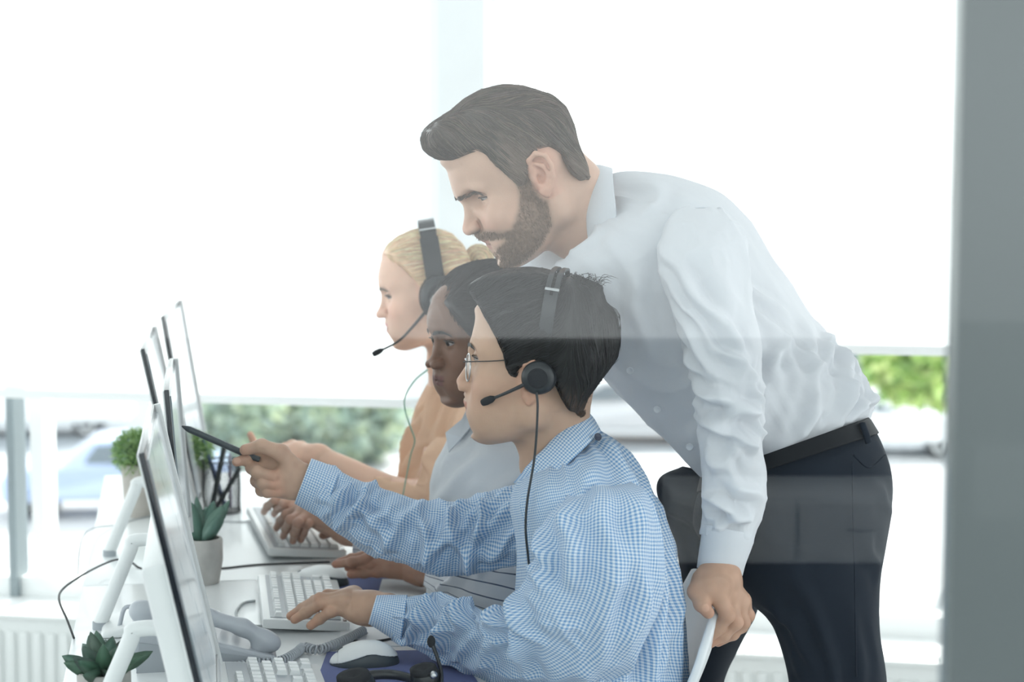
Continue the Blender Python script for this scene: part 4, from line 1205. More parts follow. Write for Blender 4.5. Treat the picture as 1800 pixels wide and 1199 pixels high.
# right hand with the pen
Z0 = 3.0
hR = make_hand([P(562, 858, Z0 + .006), P(540, 848, Z0 + .004)],
               [P(487, 806, Z0 + .016), P(480, 824, Z0 + .018), P(482, 842, Z0 + .016), P(488, 858, Z0 + .012)],
               [([P(525, 830, Z0 - .006), P(494, 796, Z0 - .012), P(460, 784, Z0 - .010), P(431, 791, Z0 - .006)], [.0145, .0125, .0105, .0088]),
                ([P(487, 804, Z0 + .016), P(452, 800, Z0 + .020), P(432, 808, Z0 + .008), P(416, 812, Z0 + .002)], [.0108, .0096, .0086, .0074]),
                ([P(480, 822, Z0 + .016), P(444, 822, Z0 + .010), P(452, 830, Z0 - .012), P(482, 838, Z0 - .016)], [.0108, .0102, .0096, .0084]),
                ([P(482, 842, Z0 + .014), P(452, 845, Z0 + .008), P(462, 849, Z0 - .012), P(486, 853, Z0 - .016)], [.0105, .0098, .0092, .008]),
                ([P(488, 857, Z0 + .012), P(460, 862, Z0 + .006), P(470, 865, Z0 - .01), P(488, 866, Z0 - .014)], [.0098, .0088, .0082, .0074])],
               (.56, .375, .28), wr=.0245, heel=[(P(512, 838, Z0 - .006), (.024, .016, .022)), (P(510, 858, Z0 - .002), (.022, .014, .016))], nails=[(P(420, 811, Z0 + .002), (-.002, -.006, .002))])
bodyM.add(*hR)
taper_tubes(bodyM, [P(685, 1073, 2.925), P(760, 1100, 2.86), P(900, 1140, 2.75), P(985, 1150, 2.68), P(1030, 1050, 2.64), P(1050, 920, 2.66)], [.022, .024, .026, .028, .03, .035], M_SKIN)
taper_tubes(bodyM, [P(560, 857, 3.005), P(640, 900, 2.99), P(740, 935, 2.98), P(860, 930, 2.96), P(980, 900, 2.9)], [.024, .024, .028, .03, .035], M_SKIN)
taper_tubes(bodyM, [P(988, 800, 2.80), P(1010, 860, 2.79), P(1040, 960, 2.79), P(1050, 1200, 2.81), P(1050, 1380, 2.82)], [.054, .08, .1, .11, .11], M_SKIN)
bodyM.build('body', skin_m, M)

# ================================================================ woman in the striped shirt
shB = garment([(752, 1300, 1020, 1300, 3.28, .15), (752, 1120, 1020, 1150, 3.27, .155), (753, 980, 1020, 1040, 3.27, .16), (754, 900, 1012, 960, 3.27, .165), (760, 835, 1000, 880, 3.27, .162), (778, 790, 980, 810, 3.27, .135), (796, 757, 950, 770, 3.27, .09), (822, 728, 935, 745, 3.27, .065), (845, 712, 925, 735, 3.27, .05)],
              white_shirt_m, B, 'shirt', folds=[(2.5, 40, 4.8, 120, .012, .007), (3, 20, 5.2, 80, .012, .006), (3.5, 100, 5.5, 150, .012, .006), (4.4, 30, 5.6, 60, .01, .005)], noise=[(.1, .05, .005, .3, 31)], nu=160, nv=110, label='white shirt with striped sleeves')
garment([(960, 1000, 980, 1130, 3.06, .05), (890, 984, 882, 1096, 3.08, .054), (826, 978, 812, 1070, 3.12, .048), (778, 976, 764, 1042, 3.18, .040), (756, 978, 744, 1028, 3.225, .034)], stripe_m, shB, 'sleeve', folds=rfolds(8, (0, 4), (0, 180), 80, .8, .009, .006, 41), noise=[(.05, .03, .005, .4, 32)], nu=120, nv=80)
garment([(900, 870, 900, 1000, 3.42, .05), (800, 890, 790, 1000, 3.46, .052), (720, 915, 712, 995, 3.47, .044), (660, 930, 656, 985, 3.47, .036), (622, 928, 620, 972, 3.47, .031)], stripe_m, shB, 'sleeve', folds=rfolds(6, (0, 4), (0, 180), 80, .8, .009, .006, 42), noise=[(.05, .03, .004, .4, 33)], nu=120, nv=72)
mb = MB()
leaf([(826, 708, 3.235), (812, 738, 3.215), (783, 762, 3.20), (789, 795, 3.195), (812, 770, 3.19), (840, 735, 3.205)])
mb.build('collar_leaf', white_shirt_m, shB, smooth=False)
garment([(826, 712, 918, 730, 3.265, .05), (838, 722, 925, 742, 3.268, .058), (836, 745, 940, 762, 3.27, .075)], white_shirt_m, shB, 'collar', nu=30, nv=72, caps=(False, False), thick=.0024)
hB = make_hand([P(775, 1004, 3.235), PZ(742, 1002, .772)],
               [PZ(680, 974, .782), PZ(678, 982, .782), PZ(680, 990, .78), PZ(688, 998, .775)],
               [([PZ(682, 973, .784), PZ(645, 976, .790), PZ(618, 982, .784), PZ(596, 988, .778)], [.0105, .0092, .0082, .007]),
                ([PZ(680, 981, .784), PZ(645, 982, .790), PZ(618, 988, .784), PZ(590, 992, .775)], [.0102, .009, .0082, .007]),
                ([PZ(682, 989, .782), PZ(652, 992, .780), PZ(632, 996, .774), PZ(612, 998, .77)], [.01, .0088, .008, .0068]),
                ([PZ(700, 1004, .768), PZ(664, 1004, .768), PZ(640, 1006, .765), PZ(618, 1009, .763)], [.0115, .0105, .0098, .0084])],
               (.30, .165, .115), wr=.0245, k_palm=.02, nails=[(PZ(622, 1008, .764), (-.001, -.006, .006))], heel=[(PZ(712, 1000, .765), (.03, .026, .016))])
bodyB.add(*hB)
hB2 = make_hand([PZ(640, 944, .785), PZ(610, 936, .79)],
                [PZ(528, 900, .826), PZ(535, 903, .826), PZ(544, 905, .824), PZ(556, 907, .82)],
                [([PZ(520, 900, .826), PZ(503, 905, .82), PZ(493, 916, .795), PZ(486, 928, .776)], [.0098, .0088, .008, .0066]),
                 ([PZ(530, 903, .826), PZ(511, 914, .822), PZ(503, 930, .795), PZ(498, 943, .774)], [.0098, .0088, .008, .0066]),
                 ([PZ(542, 905, .824), PZ(524, 920, .818), PZ(518, 937, .792), PZ(515, 951, .772)], [.0098, .0088, .008, .0066]),
                 ([PZ(556, 908, .818), PZ(540, 922, .812), PZ(533, 937, .79), PZ(529, 949, .774)], [.0092, .0082, .0074, .0062]),
                 ([PZ(605, 934, .79), PZ(588, 933, .785), PZ(576, 936, .776), PZ(568, 941, .77)], [.0125, .0108, .0095, .0082])],
                (.40, .245, .185), wr=.022, heel=[(PZ(580, 922, .80), (.032, .022, .016))])
bodyB.add(*hB2)
taper_tubes(bodyB, [P(770, 1004, 3.235), P(850, 1030, 3.1), P(950, 1055, 3.07), P(970, 900, 3.18), P(950, 860, 3.24)], [.022, .024, .026, .03, .03], B_SKIN)
taper_tubes(bodyB, [PZ(635, 943, .785), P(720, 952, 3.47), P(850, 940, 3.45), P(930, 880, 3.4)], [.022, .028, .036, .04], B_SKIN)
taper_tubes(bodyB, [P(905, 745, 3.27), P(900, 820, 3.28), P(890, 1000, 3.28), P(890, 1250, 3.28)], [.045, .075, .085, .09], B_SKIN)
garment([(800, 1220, 1010, 1240, 3.27, .16), (700, 1260, 1000, 1320, 3.27, .17), (560, 1300, 760, 1400, 3.27, .165), (520, 1310, 560, 1400, 3.27, .15)], trouser_m, B, 'trousers', nu=60, nv=56)
bodyB.build('body', skin_m, B)

# ================================================================ blonde woman
shG = garment([(700, 1150, 930, 1150, 3.72, .14), (702, 1000, 930, 1010, 3.72, .145), (703, 900, 925, 920, 3.72, .15), (706, 830, 915, 860, 3.72, .155), (716, 770, 905, 790, 3.72, .15), (728, 730, 890, 730, 3.72, .12), (742, 695, 870, 690, 3.72, .08), (762, 660, 848, 662, 3.71, .052)],
              peach_m, G_, 'blouse', folds=[(2.5, 20, 6.5, 60, .012, .008), (2, 40, 6, 75, .012, .008), (2.5, 0, 6, 30, .010, .008), (3, 70, 6.5, 95, .012, .006), (3.5, 10, 6.2, 50, .008, .006)] + rfolds(6, (3, 6), (0, 90), 15, 1.6, .009, .005, 51), noise=[(.1, .04, .006, .2, 34)], nu=150, nv=110, label='loose peach blouse')
garment([(770, 770, 850, 760, 3.58, .045), (745, 800, 850, 830, 3.565, .055), (735, 850, 800, 900, 3.57, .052), (715, 850, 720, 915, 3.6, .046), (680, 842, 676, 895, 3.63, .042), (650, 830, 644, 875, 3.66, .037), (636, 826, 628, 868, 3.67, .034)], peach_m, shG, 'sleeve', folds=rfolds(8, (0, 6), (0, 180), 60, .9, .009, .006, 52), noise=[(.05, .03, .005, .4, 35)], nu=140, nv=80)
taper_tubes(bodyG, [P(785, 800, 3.6), P(760, 870, 3.58), P(690, 868, 3.63), P(600, 826, 3.68), P(560, 806, 3.70)], [.045, .04, .034, .028, .024], G_SKIN)
hG = make_hand([P(585, 817, 3.69), P(560, 803, 3.70)],
               [P(520, 790, 3.71), P(514, 796, 3.70), P(512, 803, 3.69), P(514, 810, 3.68)],
               [([P(518, 790, 3.71), P(478, 787, 3.71), P(450, 785, 3.71), P(440, 764, 3.71)], [.0098, .0086, .0078, .0062]),
                ([P(512, 796, 3.70), P(478, 797, 3.70), P(458, 806, 3.70), P(446, 816, 3.70)], [.0098, .0086, .0078, .0064]),
                ([P(510, 803, 3.69), P(480, 806, 3.69), P(462, 818, 3.69), P(454, 828, 3.69)], [.0095, .0084, .0076, .0064]),
                ([P(513, 810, 3.68), P(490, 815, 3.68), P(476, 824, 3.68), P(468, 832, 3.68)], [.009, .0078, .007, .006]),
                ([P(550, 800, 3.70), P(530, 786, 3.72), P(514, 782, 3.73), P(500, 785, 3.73)], [.012, .0105, .0092, .008])],
               G_SKIN, wr=.0225)
bodyG.add(*hG)
hG2 = make_hand([P(610, 915, 3.62), PZ(570, 900, .80)],
                [PZ(515, 878, .83), PZ(520, 882, .832), PZ(526, 886, .832), PZ(534, 890, .828)],
                [([PZ(512, 878, .83), PZ(492, 877, .835), PZ(478, 884, .81), PZ(470, 892, .782)], [.0095, .0084, .0076, .0064]),
                 ([PZ(518, 881, .832), PZ(484, 879, .838), PZ(470, 890, .81), PZ(464, 900, .78)], [.0095, .0084, .0076, .0064]),
                 ([PZ(524, 885, .832), PZ(500, 885, .836), PZ(488, 894, .81), PZ(482, 904, .78)], [.0095, .0084, .0076, .0064]),
                 ([PZ(532, 889, .828), PZ(512, 892, .828), PZ(503, 900, .805), PZ(498, 908, .782)], [.009, .008, .007, .006]),
                 ([PZ(562, 898, .80), PZ(545, 902, .79), PZ(532, 908, .782), PZ(522, 912, .778)], [.012, .0105, .0092, .008])],
                (.62, .41, .32), wr=.022)
bodyG.add(*hG2)
taper_tubes(bodyG, [P(606, 914, 3.62), P(680, 930, 3.6), P(770, 920, 3.58), P(830, 850, 3.6), P(840, 780, 3.66)], [.022, .028, .034, .04, .045], G_SKIN)
taper_tubes(bodyG, [P(792, 640, 3.68), P(810, 700, 3.72), P(815, 850, 3.72), P(815, 1100, 3.72)], [.044, .07, .085, .09], G_SKIN)
garment([(740, 1120, 920, 1130, 3.72, .15), (650, 1150, 910, 1210, 3.72, .16), (540, 1180, 700, 1270, 3.72, .155), (500, 1190, 530, 1270, 3.72, .14)], trouser_m, G_, 'trousers', nu=50, nv=50)
bodyG.build('body', skin_m, G_)

# ================================================================ headsets, glasses, pen
def headset(name, label, fr, cup, top, hw, band_w, band_t, cup_r, cup_t, mic, yside, two=False, bulge=.0):
    """fr: un-pitched head frame; cup / top: pixels of the near ear cup and of the band's crown"""
    root = empty(name, fr.w(fr.pix(*cup, yside)), label, 'headset')
    c = fr.pix(*cup, yside); t = fr.pix(*top, 0)
    pts = []
    for a in np.linspace(0, 180, 33):
        ar = math.radians(a)
        s_ = math.sin(ar) ** .72
        pts.append(np.array([c[0] + (t[0] - c[0]) * s_, (yside + bulge * math.sin(ar)) * math.copysign(abs(math.cos(ar)) ** .6, math.cos(ar)), c[2] + (t[2] - c[2]) * s_]))
    pts = np.array(pts)
    ax = nrm(np.array([-(t[2] - c[2]), 0, t[0] - c[0]]))        # width direction of the band
    tg = nrm_rows(np.gradient(pts, axis=0)); nm = nrm_rows(np.cross(tg, ax))
    rng = [(-1, 1)] if not two else [(-1, -.25), (.25, 1)]
    mb = MB()
    n = len(pts)
    for a, b in rng:
        V = np.stack([pts + ax * band_w * k1 + nm * band_t * k2 for k1, k2 in ((a, -1), (b, -1), (b, 1), (a, 1))], 1).reshape(-1, 3)
        F = [(i * 4 + j, i * 4 + (j + 1) % 4, (i + 1) * 4 + (j + 1) % 4, (i + 1) * 4 + j) for i in range(n - 1) for j in range(4)]
        mb.add(fr.w(V), F + [(3, 2, 1, 0), tuple(range(4 * n - 4, 4 * n))])
    band = mb.build('headband', black_plastic_m, root, auto=40)
    # slider sleeves with a light ring
    for i0, i1 in ((1, 9), (n - 10, n - 2)):
        mb = MB()
        sel = pts[i0:i1]; m = len(sel); bw = band_w * (1.12 if not two else .8)
        V = np.stack([sel + ax * bw * k1 + nm[i0:i1] * band_t * 1.5 * k2 for k1, k2 in ((-1, -1), (1, -1), (1, 1), (-1, 1))], 1).reshape(-1, 3)
        F = [(i * 4 + j, i * 4 + (j + 1) % 4, (i + 1) * 4 + (j + 1) % 4, (i + 1) * 4 + j) for i in range(m - 1) for j in range(4)]
        mb.add(fr.w(V), F + [(3, 2, 1, 0), tuple(range(4 * m - 4, 4 * m))]); sl = mb.build('slider', black_plastic_m, root, auto=40)
    k = 10 if not two else 9
    mb = MB(); mb.box(fr.w(pts[k]), (.004, band_w * 2.1, band_t * 3.6), np.stack([fr.R @ tg[k], fr.R @ ax, fr.R @ nm[k]], 1), bev=.0006); mb.build('size_mark', steel_m, band)
    for sg in (1, -1):
        R = np.stack([fr.R[:, 0], fr.R[:, 2], fr.R[:, 1] * sg], 1)
        p = fr.w(np.array([c[0], sg * yside, c[2]]))
        rx, rz = cup_r
        Rs = R * np.array([1, rz / rx, 1])
        mb = MB(); mb.lathe([(rx * .3, -.004), (rx * .92, -.004), (rx, .002), (rx, cup_t * .55), (rx * .9, cup_t * .85), (rx * .55, cup_t), (.0001, cup_t)], p, 36, Rs)
        cu = mb.build('ear_cup', black_plastic_m, root, auto=50)
        mb = MB(); mb.lathe([(rx * .4, -.012), (rx * .95, -.013), (rx * 1.06, -.008), (rx * 1.04, -.002), (rx * .9, .001), (.0001, .001)], p, 36, Rs); mb.build('ear_pad', black_foam_m, cu)
        mb = MB(); mb.lathe([(rx * .55, cup_t - .0002), (rx * .60, cup_t + .0012), (rx * .5, cup_t + .0016), (.0001, cup_t + .0016)], p, 30, Rs); mb.build('cap', black_foam_m, cu)
    mp = np.array([fr.w(fr.pix(px, py, y)) for px, py, y in mic])
    mb = MB(); mb.tube(mp, [.0032, .0026, .0022, .0022], 8, smooth=6); mb.build('mic_boom', black_plastic_m, root)
    e = mp[-1]; dv = nrm(mp[-1] - mp[-2])
    mb = MB(); mb.tube([e - dv * .012, e - dv * .006, e + dv * .004, e + dv * .010, e + dv * .0115], [.0024, .0052, .0058, .0048, .001], 12); mb.build('microphone', black_foam_m, root)
    return root
hsM = headset('headset', 'thin black call headset worn by the man in the checked shirt', fM0, (947, 663), (985, 473), .0, .0095, .0016, (.0235, .0235), .015, [(938, 668, .090), (905, 684, .088), (880, 695, .080), (858, 704, .072)], .080, True, .030)
hsG = headset('headset', 'large padded black headset over the blonde hair', fG0, (770, 522), (748, 388), .0, .0150, .0034, (.033, .041), .022, [(748, 548, .085), (725, 575, .08), (700, 600, .07), (664, 619, .06)], .079, False)
mb = MB(); mb.tube([P(943, 690, 2.655), P(945, 720, 2.655), P(940, 800, 2.66), P(927, 880, 2.66), P(924, 930, 2.66), P(928, 975, 2.665), P(931, 1005, 2.69)], .0017, 8, smooth=8); mb.build('cord', black_plastic_m, hsM)
wire_m = pmat('green_wire', (.25, .42, .33), rough=.5)
mb = MB(); mb.tube([P(752, 650, 3.52), P(730, 668, 3.5), P(713, 695, 3.5), P(712, 720, 3.5), P(722, 752, 3.5), P(729, 775, 3.52), P(722, 800, 3.54), P(714, 840, 3.54), P(708, 872, 3.54)], .0014, 6, smooth=8); mb.build('cord', wire_m, hsG)
# glasses
gl = empty('glasses', fM.w(fM.pix(815, 645, 0)), 'thin metal rimmed glasses on the face of the man in the checked shirt', 'glasses')
rim_c = fM.pix(816, 646, .032)
for sg in (1, -1):
    cc = np.array([rim_c[0] - .001, sg * .033, rim_c[2]])
    an = np.linspace(0, 2 * math.pi, 41)
    ring = np.stack([cc[0] - .10 * (np.cos(an) * .024) * .35, cc[1] + .0235 * np.cos(an), cc[2] + .0195 * np.sin(an)], 1)
    ring[:, 0] = cc[0] + .004 - .27 * np.abs(ring[:, 1]) - .08 * (ring[:, 2] - cc[2])
    mb = MB(); mb.tube(fM.w(ring), .0011, 6, cap=False); rimo = mb.build('rim', steel_m, gl)
    mb = MB(); mb.add(fM.w(np.concatenate([ring[:-1], [ring[:-1].mean(0) + np.array([.0012, 0, 0])]])), [(i, (i + 1) % 40, 40) for i in range(40)]); mb.build('lens', lens_m, gl)
    hx = np.array([ring[0 if sg > 0 else 20][0], sg * .0575, rim_c[2] + .008])
    t1 = fM.pix(935, 632, .074); t0 = fM.pix(815, 636, .0575)
    mb = MB(); mb.tube(fM.w(np.array([[t0[0], sg * .0575, t0[2]], [t0[0] * .6 + t1[0] * .4, sg * .068, t0[2] * .6 + t1[2] * .4], [t1[0], sg * .073, t1[2]], [t1[0] - .02, sg * .074, t1[2] - .012]])), .0014, 6, smooth=6, flat=.6); mb.build('temple', black_plastic_m, gl)
mb = MB(); b0 = fM.pix(812, 640, 0); mb.tube(fM.w(np.array([[rim_c[0] - .002, .0105, rim_c[2] + .006], [rim_c[0] + .003, 0, rim_c[2] + .009], [rim_c[0] - .002, -.0105, rim_c[2] + .006]])), .0011, 6, smooth=6); mb.build('bridge', steel_m, gl)
# pen
pen_m = pmat('charcoal_pen', (.06, .075, .085), rough=.35)
pen = empty('pen', P(400, 785, 2.99), 'slim charcoal pen pointed at the monitors by the man in the checked shirt', 'pen')
a, b = P(333, 755, 2.996), P(456, 809, 3.010)
mb = MB(); mb.tube([a, b], .0052, 16); mb.build('barrel', pen_m, pen, auto=40)
mb = MB(); dv = nrm(a - b); mb.tube([a, a + dv * .006, a + dv * .013], [.0052, .0038, .0009], 12); mb.build('tip', pen_m, pen, auto=40)
# ---------------------------------------------------------------- the setting
wall_m = pmat('white_paint', (.82, .85, .86), rough=.7, noise=(6, .03), bump=(90, .1, .001))
frame_m = pmat('white_window_frame', (.88, .90, .90), rough=.4)
greyframe_m = pmat('grey_window_profile', (.26, .31, .33), rough=.4)
floor_m = pmat('pale_floor', (.50, .51, .52), rough=.35, noise=(2.5, .06))
ceil_m = pmat('ceiling_white', (.85, .85, .85), rough=.8, noise=(8, .02))
blind_m, nt, out = new_mat('roller_blind_fabric')
b_ = nt.nodes.new('ShaderNodeBsdfDiffuse'); b_.inputs['Color'].default_value = (.9, .92, .92, 1)
t_ = nt.nodes.new('ShaderNodeBsdfTranslucent'); t_.inputs['Color'].default_value = (.97, .99, 1.0, 1)
wv = nt.nodes.new('ShaderNodeTexNoise'); wv.inputs['Scale'].default_value = 900
tcn = nt.nodes.new('ShaderNodeTexCoord'); nt.links.new(tcn.outputs['Object'], wv.inputs['Vector'])
bp = nt.nodes.new('ShaderNodeBump'); bp.inputs['Strength'].default_value = .1; bp.inputs['Distance'].default_value = .001
nt.links.new(wv.outputs['Fac'], bp.inputs['Height']); nt.links.new(bp.outputs[0], b_.inputs['Normal'])
x_ = nt.nodes.new('ShaderNodeMixShader'); x_.inputs[0].default_value = .82
nt.links.new(b_.outputs[0], x_.inputs[1]); nt.links.new(t_.outputs[0], x_.inputs[2]); nt.links.new(x_.outputs[0], out.inputs[0])

def pane_mat(name, refl, tint=(1, 1, 1)):
    m, nt, out = new_mat(name)
    t = nt.nodes.new('ShaderNodeBsdfTransparent'); t.inputs[0].default_value = (*tint, 1)
    g = nt.nodes.new('ShaderNodeBsdfGlossy'); g.inputs['Roughness'].default_value = .0
    x = nt.nodes.new('ShaderNodeMixShader'); x.inputs[0].default_value = refl
    nt.links.new(t.outputs[0], x.inputs[1]); nt.links.new(g.outputs[0], x.inputs[2]); nt.links.new(x.outputs[0], out.inputs[0])
    return m
pane_m = pane_mat('window_glass', .05)
partition_m = pane_mat('partition_glass', .037, (.985, 1.0, .995))

# window wall: runs to the right and slightly towards the camera
WO = np.array([-1.213, 5.0, 0.]); wa = math.radians(11.2)
WE = np.array([math.cos(wa), -math.sin(wa), 0]); WN = np.array([-math.sin(wa), -math.cos(wa), 0])     # along, into the room
WR = np.stack([WE, -WN, np.array([0, 0, 1.])], 1)
def wp(px, py, off=0.0):
    """pixel -> (u, z) on the wall plane moved off metres into the room"""
    r = ray(px, py); o = WO + WN * off
    t = ((o - CAM) @ WN) / (r @ WN)
    q = CAM + r * t
    return (q - WO) @ WE, q[2]
def wbox(mb, u0, u1, z0, z1, n0, n1, bev=0.0, mi=0):
    """box in wall coordinates; n = metres into the room"""
    c = WO + WE * (u0 + u1) / 2 + WN * (n0 + n1) / 2 + np.array([0, 0, (z0 + z1) / 2])
    return mb.box(c, (abs(u1 - u0), abs(n1 - n0), abs(z1 - z0)), WR, bev=bev, mi=mi)

mb = MB(); mb.box((0, 1.2, -.05), (12, 9.2, .1)); mb.build('floor', floor_m, kind='structure', smooth=False)
mb = MB(); mb.box((0, 2.55, 2.95), (12, 6.3, .1)); mb.build('ceiling', ceil_m, kind='structure', smooth=False)
U0, U1 = -2.6, 6.0
up0, up1 = wp(781, 300)[0], wp(860, 300)[0]
zs = wp(75, 1055)[1]
wall = MB()
wbox(wall, U0, U1, 0, zs - .03, -.18, 0)
wbox(wall, U0, U1, 2.55, 2.9, -.18, 0)
wbox(wall, up0, up1, zs - .03, 2.55, -.18, .06)
wall.build('wall_back', wall_m, kind='structure', smooth=False)
mb = MB(); wbox(mb, U0, U1, zs - .03, zs, -.16, .16, bev=.006); mb.build('trim_1', frame_m, kind='structure', auto=40)
# windows: frame, mullions, panes
def window(name, u0, u1, mull, grey=()):
    f = MB()
    for a, b, c, d in ((u0, u1, zs, zs + .05), (u0, u1, 2.5, 2.55), (u0, u0 + .05, zs, 2.55), (u1 - .05, u1, zs, 2.55)):
        wbox(f, a, b, c, d, -.12, -.04)
    o = f.build(name, frame_m, kind='structure', smooth=False)
    for m in mull:
        k = MB(); wbox(k, m - .018, m + .018, zs + .05, 2.5, -.11, -.03); k.build('mullion', frame_m, o, smooth=False)
    for m in grey:
        k = MB(); wbox(k, m - .011, m + .011, zs + .0, .9, -.09, -.02); k.build('mullion', greyframe_m, o, smooth=False)
    xs = sorted([u0 + .05] + list(mull) + [u1 - .05])
    for a, b in zip(xs[:-1], xs[1:]):
        k = MB(); wbox(k, a, b, zs + .05, 2.5, -.078, -.072); k.build('pane', pane_m, o, smooth=False)
    return o
ug = wp(14, 870)[0]
window('window_1', U0, up0, [ug + .07, ug - .9], [ug])
window('window_2', up1, U1, [up1 + 1.75, up1 + 3.2])
# roller blinds
def blind(u0, u1, zb, label):
    root = empty('roller_blind', WO + WE * (u0 + u1) / 2 + WN * .03 + np.array([0, 0, zb]), label, 'blind')
    a = MB(); wbox(a, u0, u1, zb, 2.5, .028, .0292); a.build('fabric', blind_m, root, smooth=False)
    a = MB(); wbox(a, u0, u1, zb - .024, zb, .022, .037, bev=.004); a.build('bottom_rail', frame_m, root, auto=40)
    c = WO + WN * .045 + np.array([0, 0, 2.49])
    a = MB(); a.tube([c + WE * u0, c + WE * u1], .03, 16); a.build('roller', frame_m, root, auto=40)
    return root
blind(wp(-60, 400, .03)[0], wp(757, 400, .03)[0], wp(370, 692, .03)[1], 'wide white roller blind drawn down behind the monitors and blonde woman')
blind(wp(863, 400, .03)[0] , wp(1850, 400, .03)[0], wp(1560, 606, .03)[1], 'white roller blind behind the standing man, hanging shorter than the other')
# radiators
rad_m = pmat('radiator_enamel', (.80, .83, .82), rough=.35)
def radiator(u0, u1, z1, n, label):
    root = empty('radiator', WO + WE * (u0 + u1) / 2 + WN * n, label, 'radiator')
    a = MB(); wbox(a, u0, u1, .05, z1, n - .05, n, bev=.006); a.build('panel', rad_m, root, auto=40)
    k = u0 + .02; base = None
    while k < u1 - .02:
        if base is None:
            a = MB(); wbox(a, k, k + .022, .075, z1 - .03, n - .004, n + .008, bev=.006); base = a.build('fin', rad_m, root, auto=50); k0 = k
        else:
            c = base.copy(); COL.objects.link(c); c.location = base.location + Vector(list(WE * (k - k0)))
        k += .036
    a = MB(); wbox(a, u0 - .004, u1 + .004, z1, z1 + .012, n - .058, n + .006, bev=.003); g = a.build('top_grille', rad_m, root, auto=40)
    k = u0 + .02; base = None
    dark = MATS.get('grille_slot') or pmat('grille_slot', (.25, .28, .28), rough=.6)
    while k < u1 - .03:
        if base is None:
            a = MB(); wbox(a, k, k + .007, z1 + .0118, z1 + .0126, n - .05, n - .002); base = a.build('slot', dark, g, smooth=False); k0 = k
        else:
            c = base.copy(); COL.objects.link(c); c.location = base.location + Vector(list(WE * (k - k0)))
        k += .018
    return root
ul, zl = wp(60, 1082, .22)
radiator(wp(-230, 1090, .22)[0], wp(150, 1090, .22)[0], zl - .012, .22, 'white ribbed radiator below the sill beside the desk end')
ur, zr = wp(1500, 1158, .22)
radiator(wp(1262, 1150, .22)[0], wp(1840, 1150, .22)[0], zr - .012, .22, 'white radiator below the sill behind the standing man\'s legs')
# glass partition towards the camera, its steel post, and unseen things added behind the camera for its reflections
post_m = pmat('grey_lacquered_post', (.125, .15, .15), rough=.28, noise=(3, .06), coat=.3)
mb = MB(); xe = P(1673, 600, 1.33)[0]; mb.box((xe + .09, 1.33, 1.45), (.18, .03, 2.9), bev=.003); mb.build('trim_2', post_m, kind='structure', auto=40)
mb = MB(); mb.box(((xe - 2.6) / 2, 1.33, 1.45), (xe + 2.6, .008, 2.9)); mb.build('window_3', partition_m, kind='structure', smooth=False)
low_m = pmat('dark_reflection_prop', (.035, .04, .043), rough=.6, noise=(4, .1))
mb = MB(); mb.box((0, -2.0, .52), (9, .12, 1.04)); mb.build('wall_reflected', low_m, kind='structure', smooth=False)  # unseen low wall, added so the glass reflects darker below its top
cab = empty('reflection_prop', (.64, -1.8, 0), 'unseen white box unit added to mirror faintly in the glass over the dark trousers', 'reflection_prop')  # unseen, added for the pale rectangle it reflects over the trousers
mb = MB(); mb.box((.64, -1.78, .645), (.56, .3, .15), bev=.004); mb.build('body', wall_m, cab, auto=40)
for k in range(2):
    mb = MB(); mb.box((.50 + .28 * k, -1.625, .645), (.27, .018, .13), bev=.003); d_ = mb.build('drawer', frame_m, cab, auto=40)
    mb = MB(); mb.tube([(.47 + .28 * k, -1.61, .65), (.50 + .28 * k, -1.595, .65), (.53 + .28 * k, -1.61, .65)], .004, 8, smooth=4); mb.build('handle', steel_m, d_)
for sx in (-.25, .25):
    for sy in (-.12, .12):
        mb = MB(); mb.tube([(.64 + sx, -1.78 + sy, 0), (.64 + sx, -1.78 + sy, .57)], .012, 8); mb.build('leg', low_m, cab, auto=40)

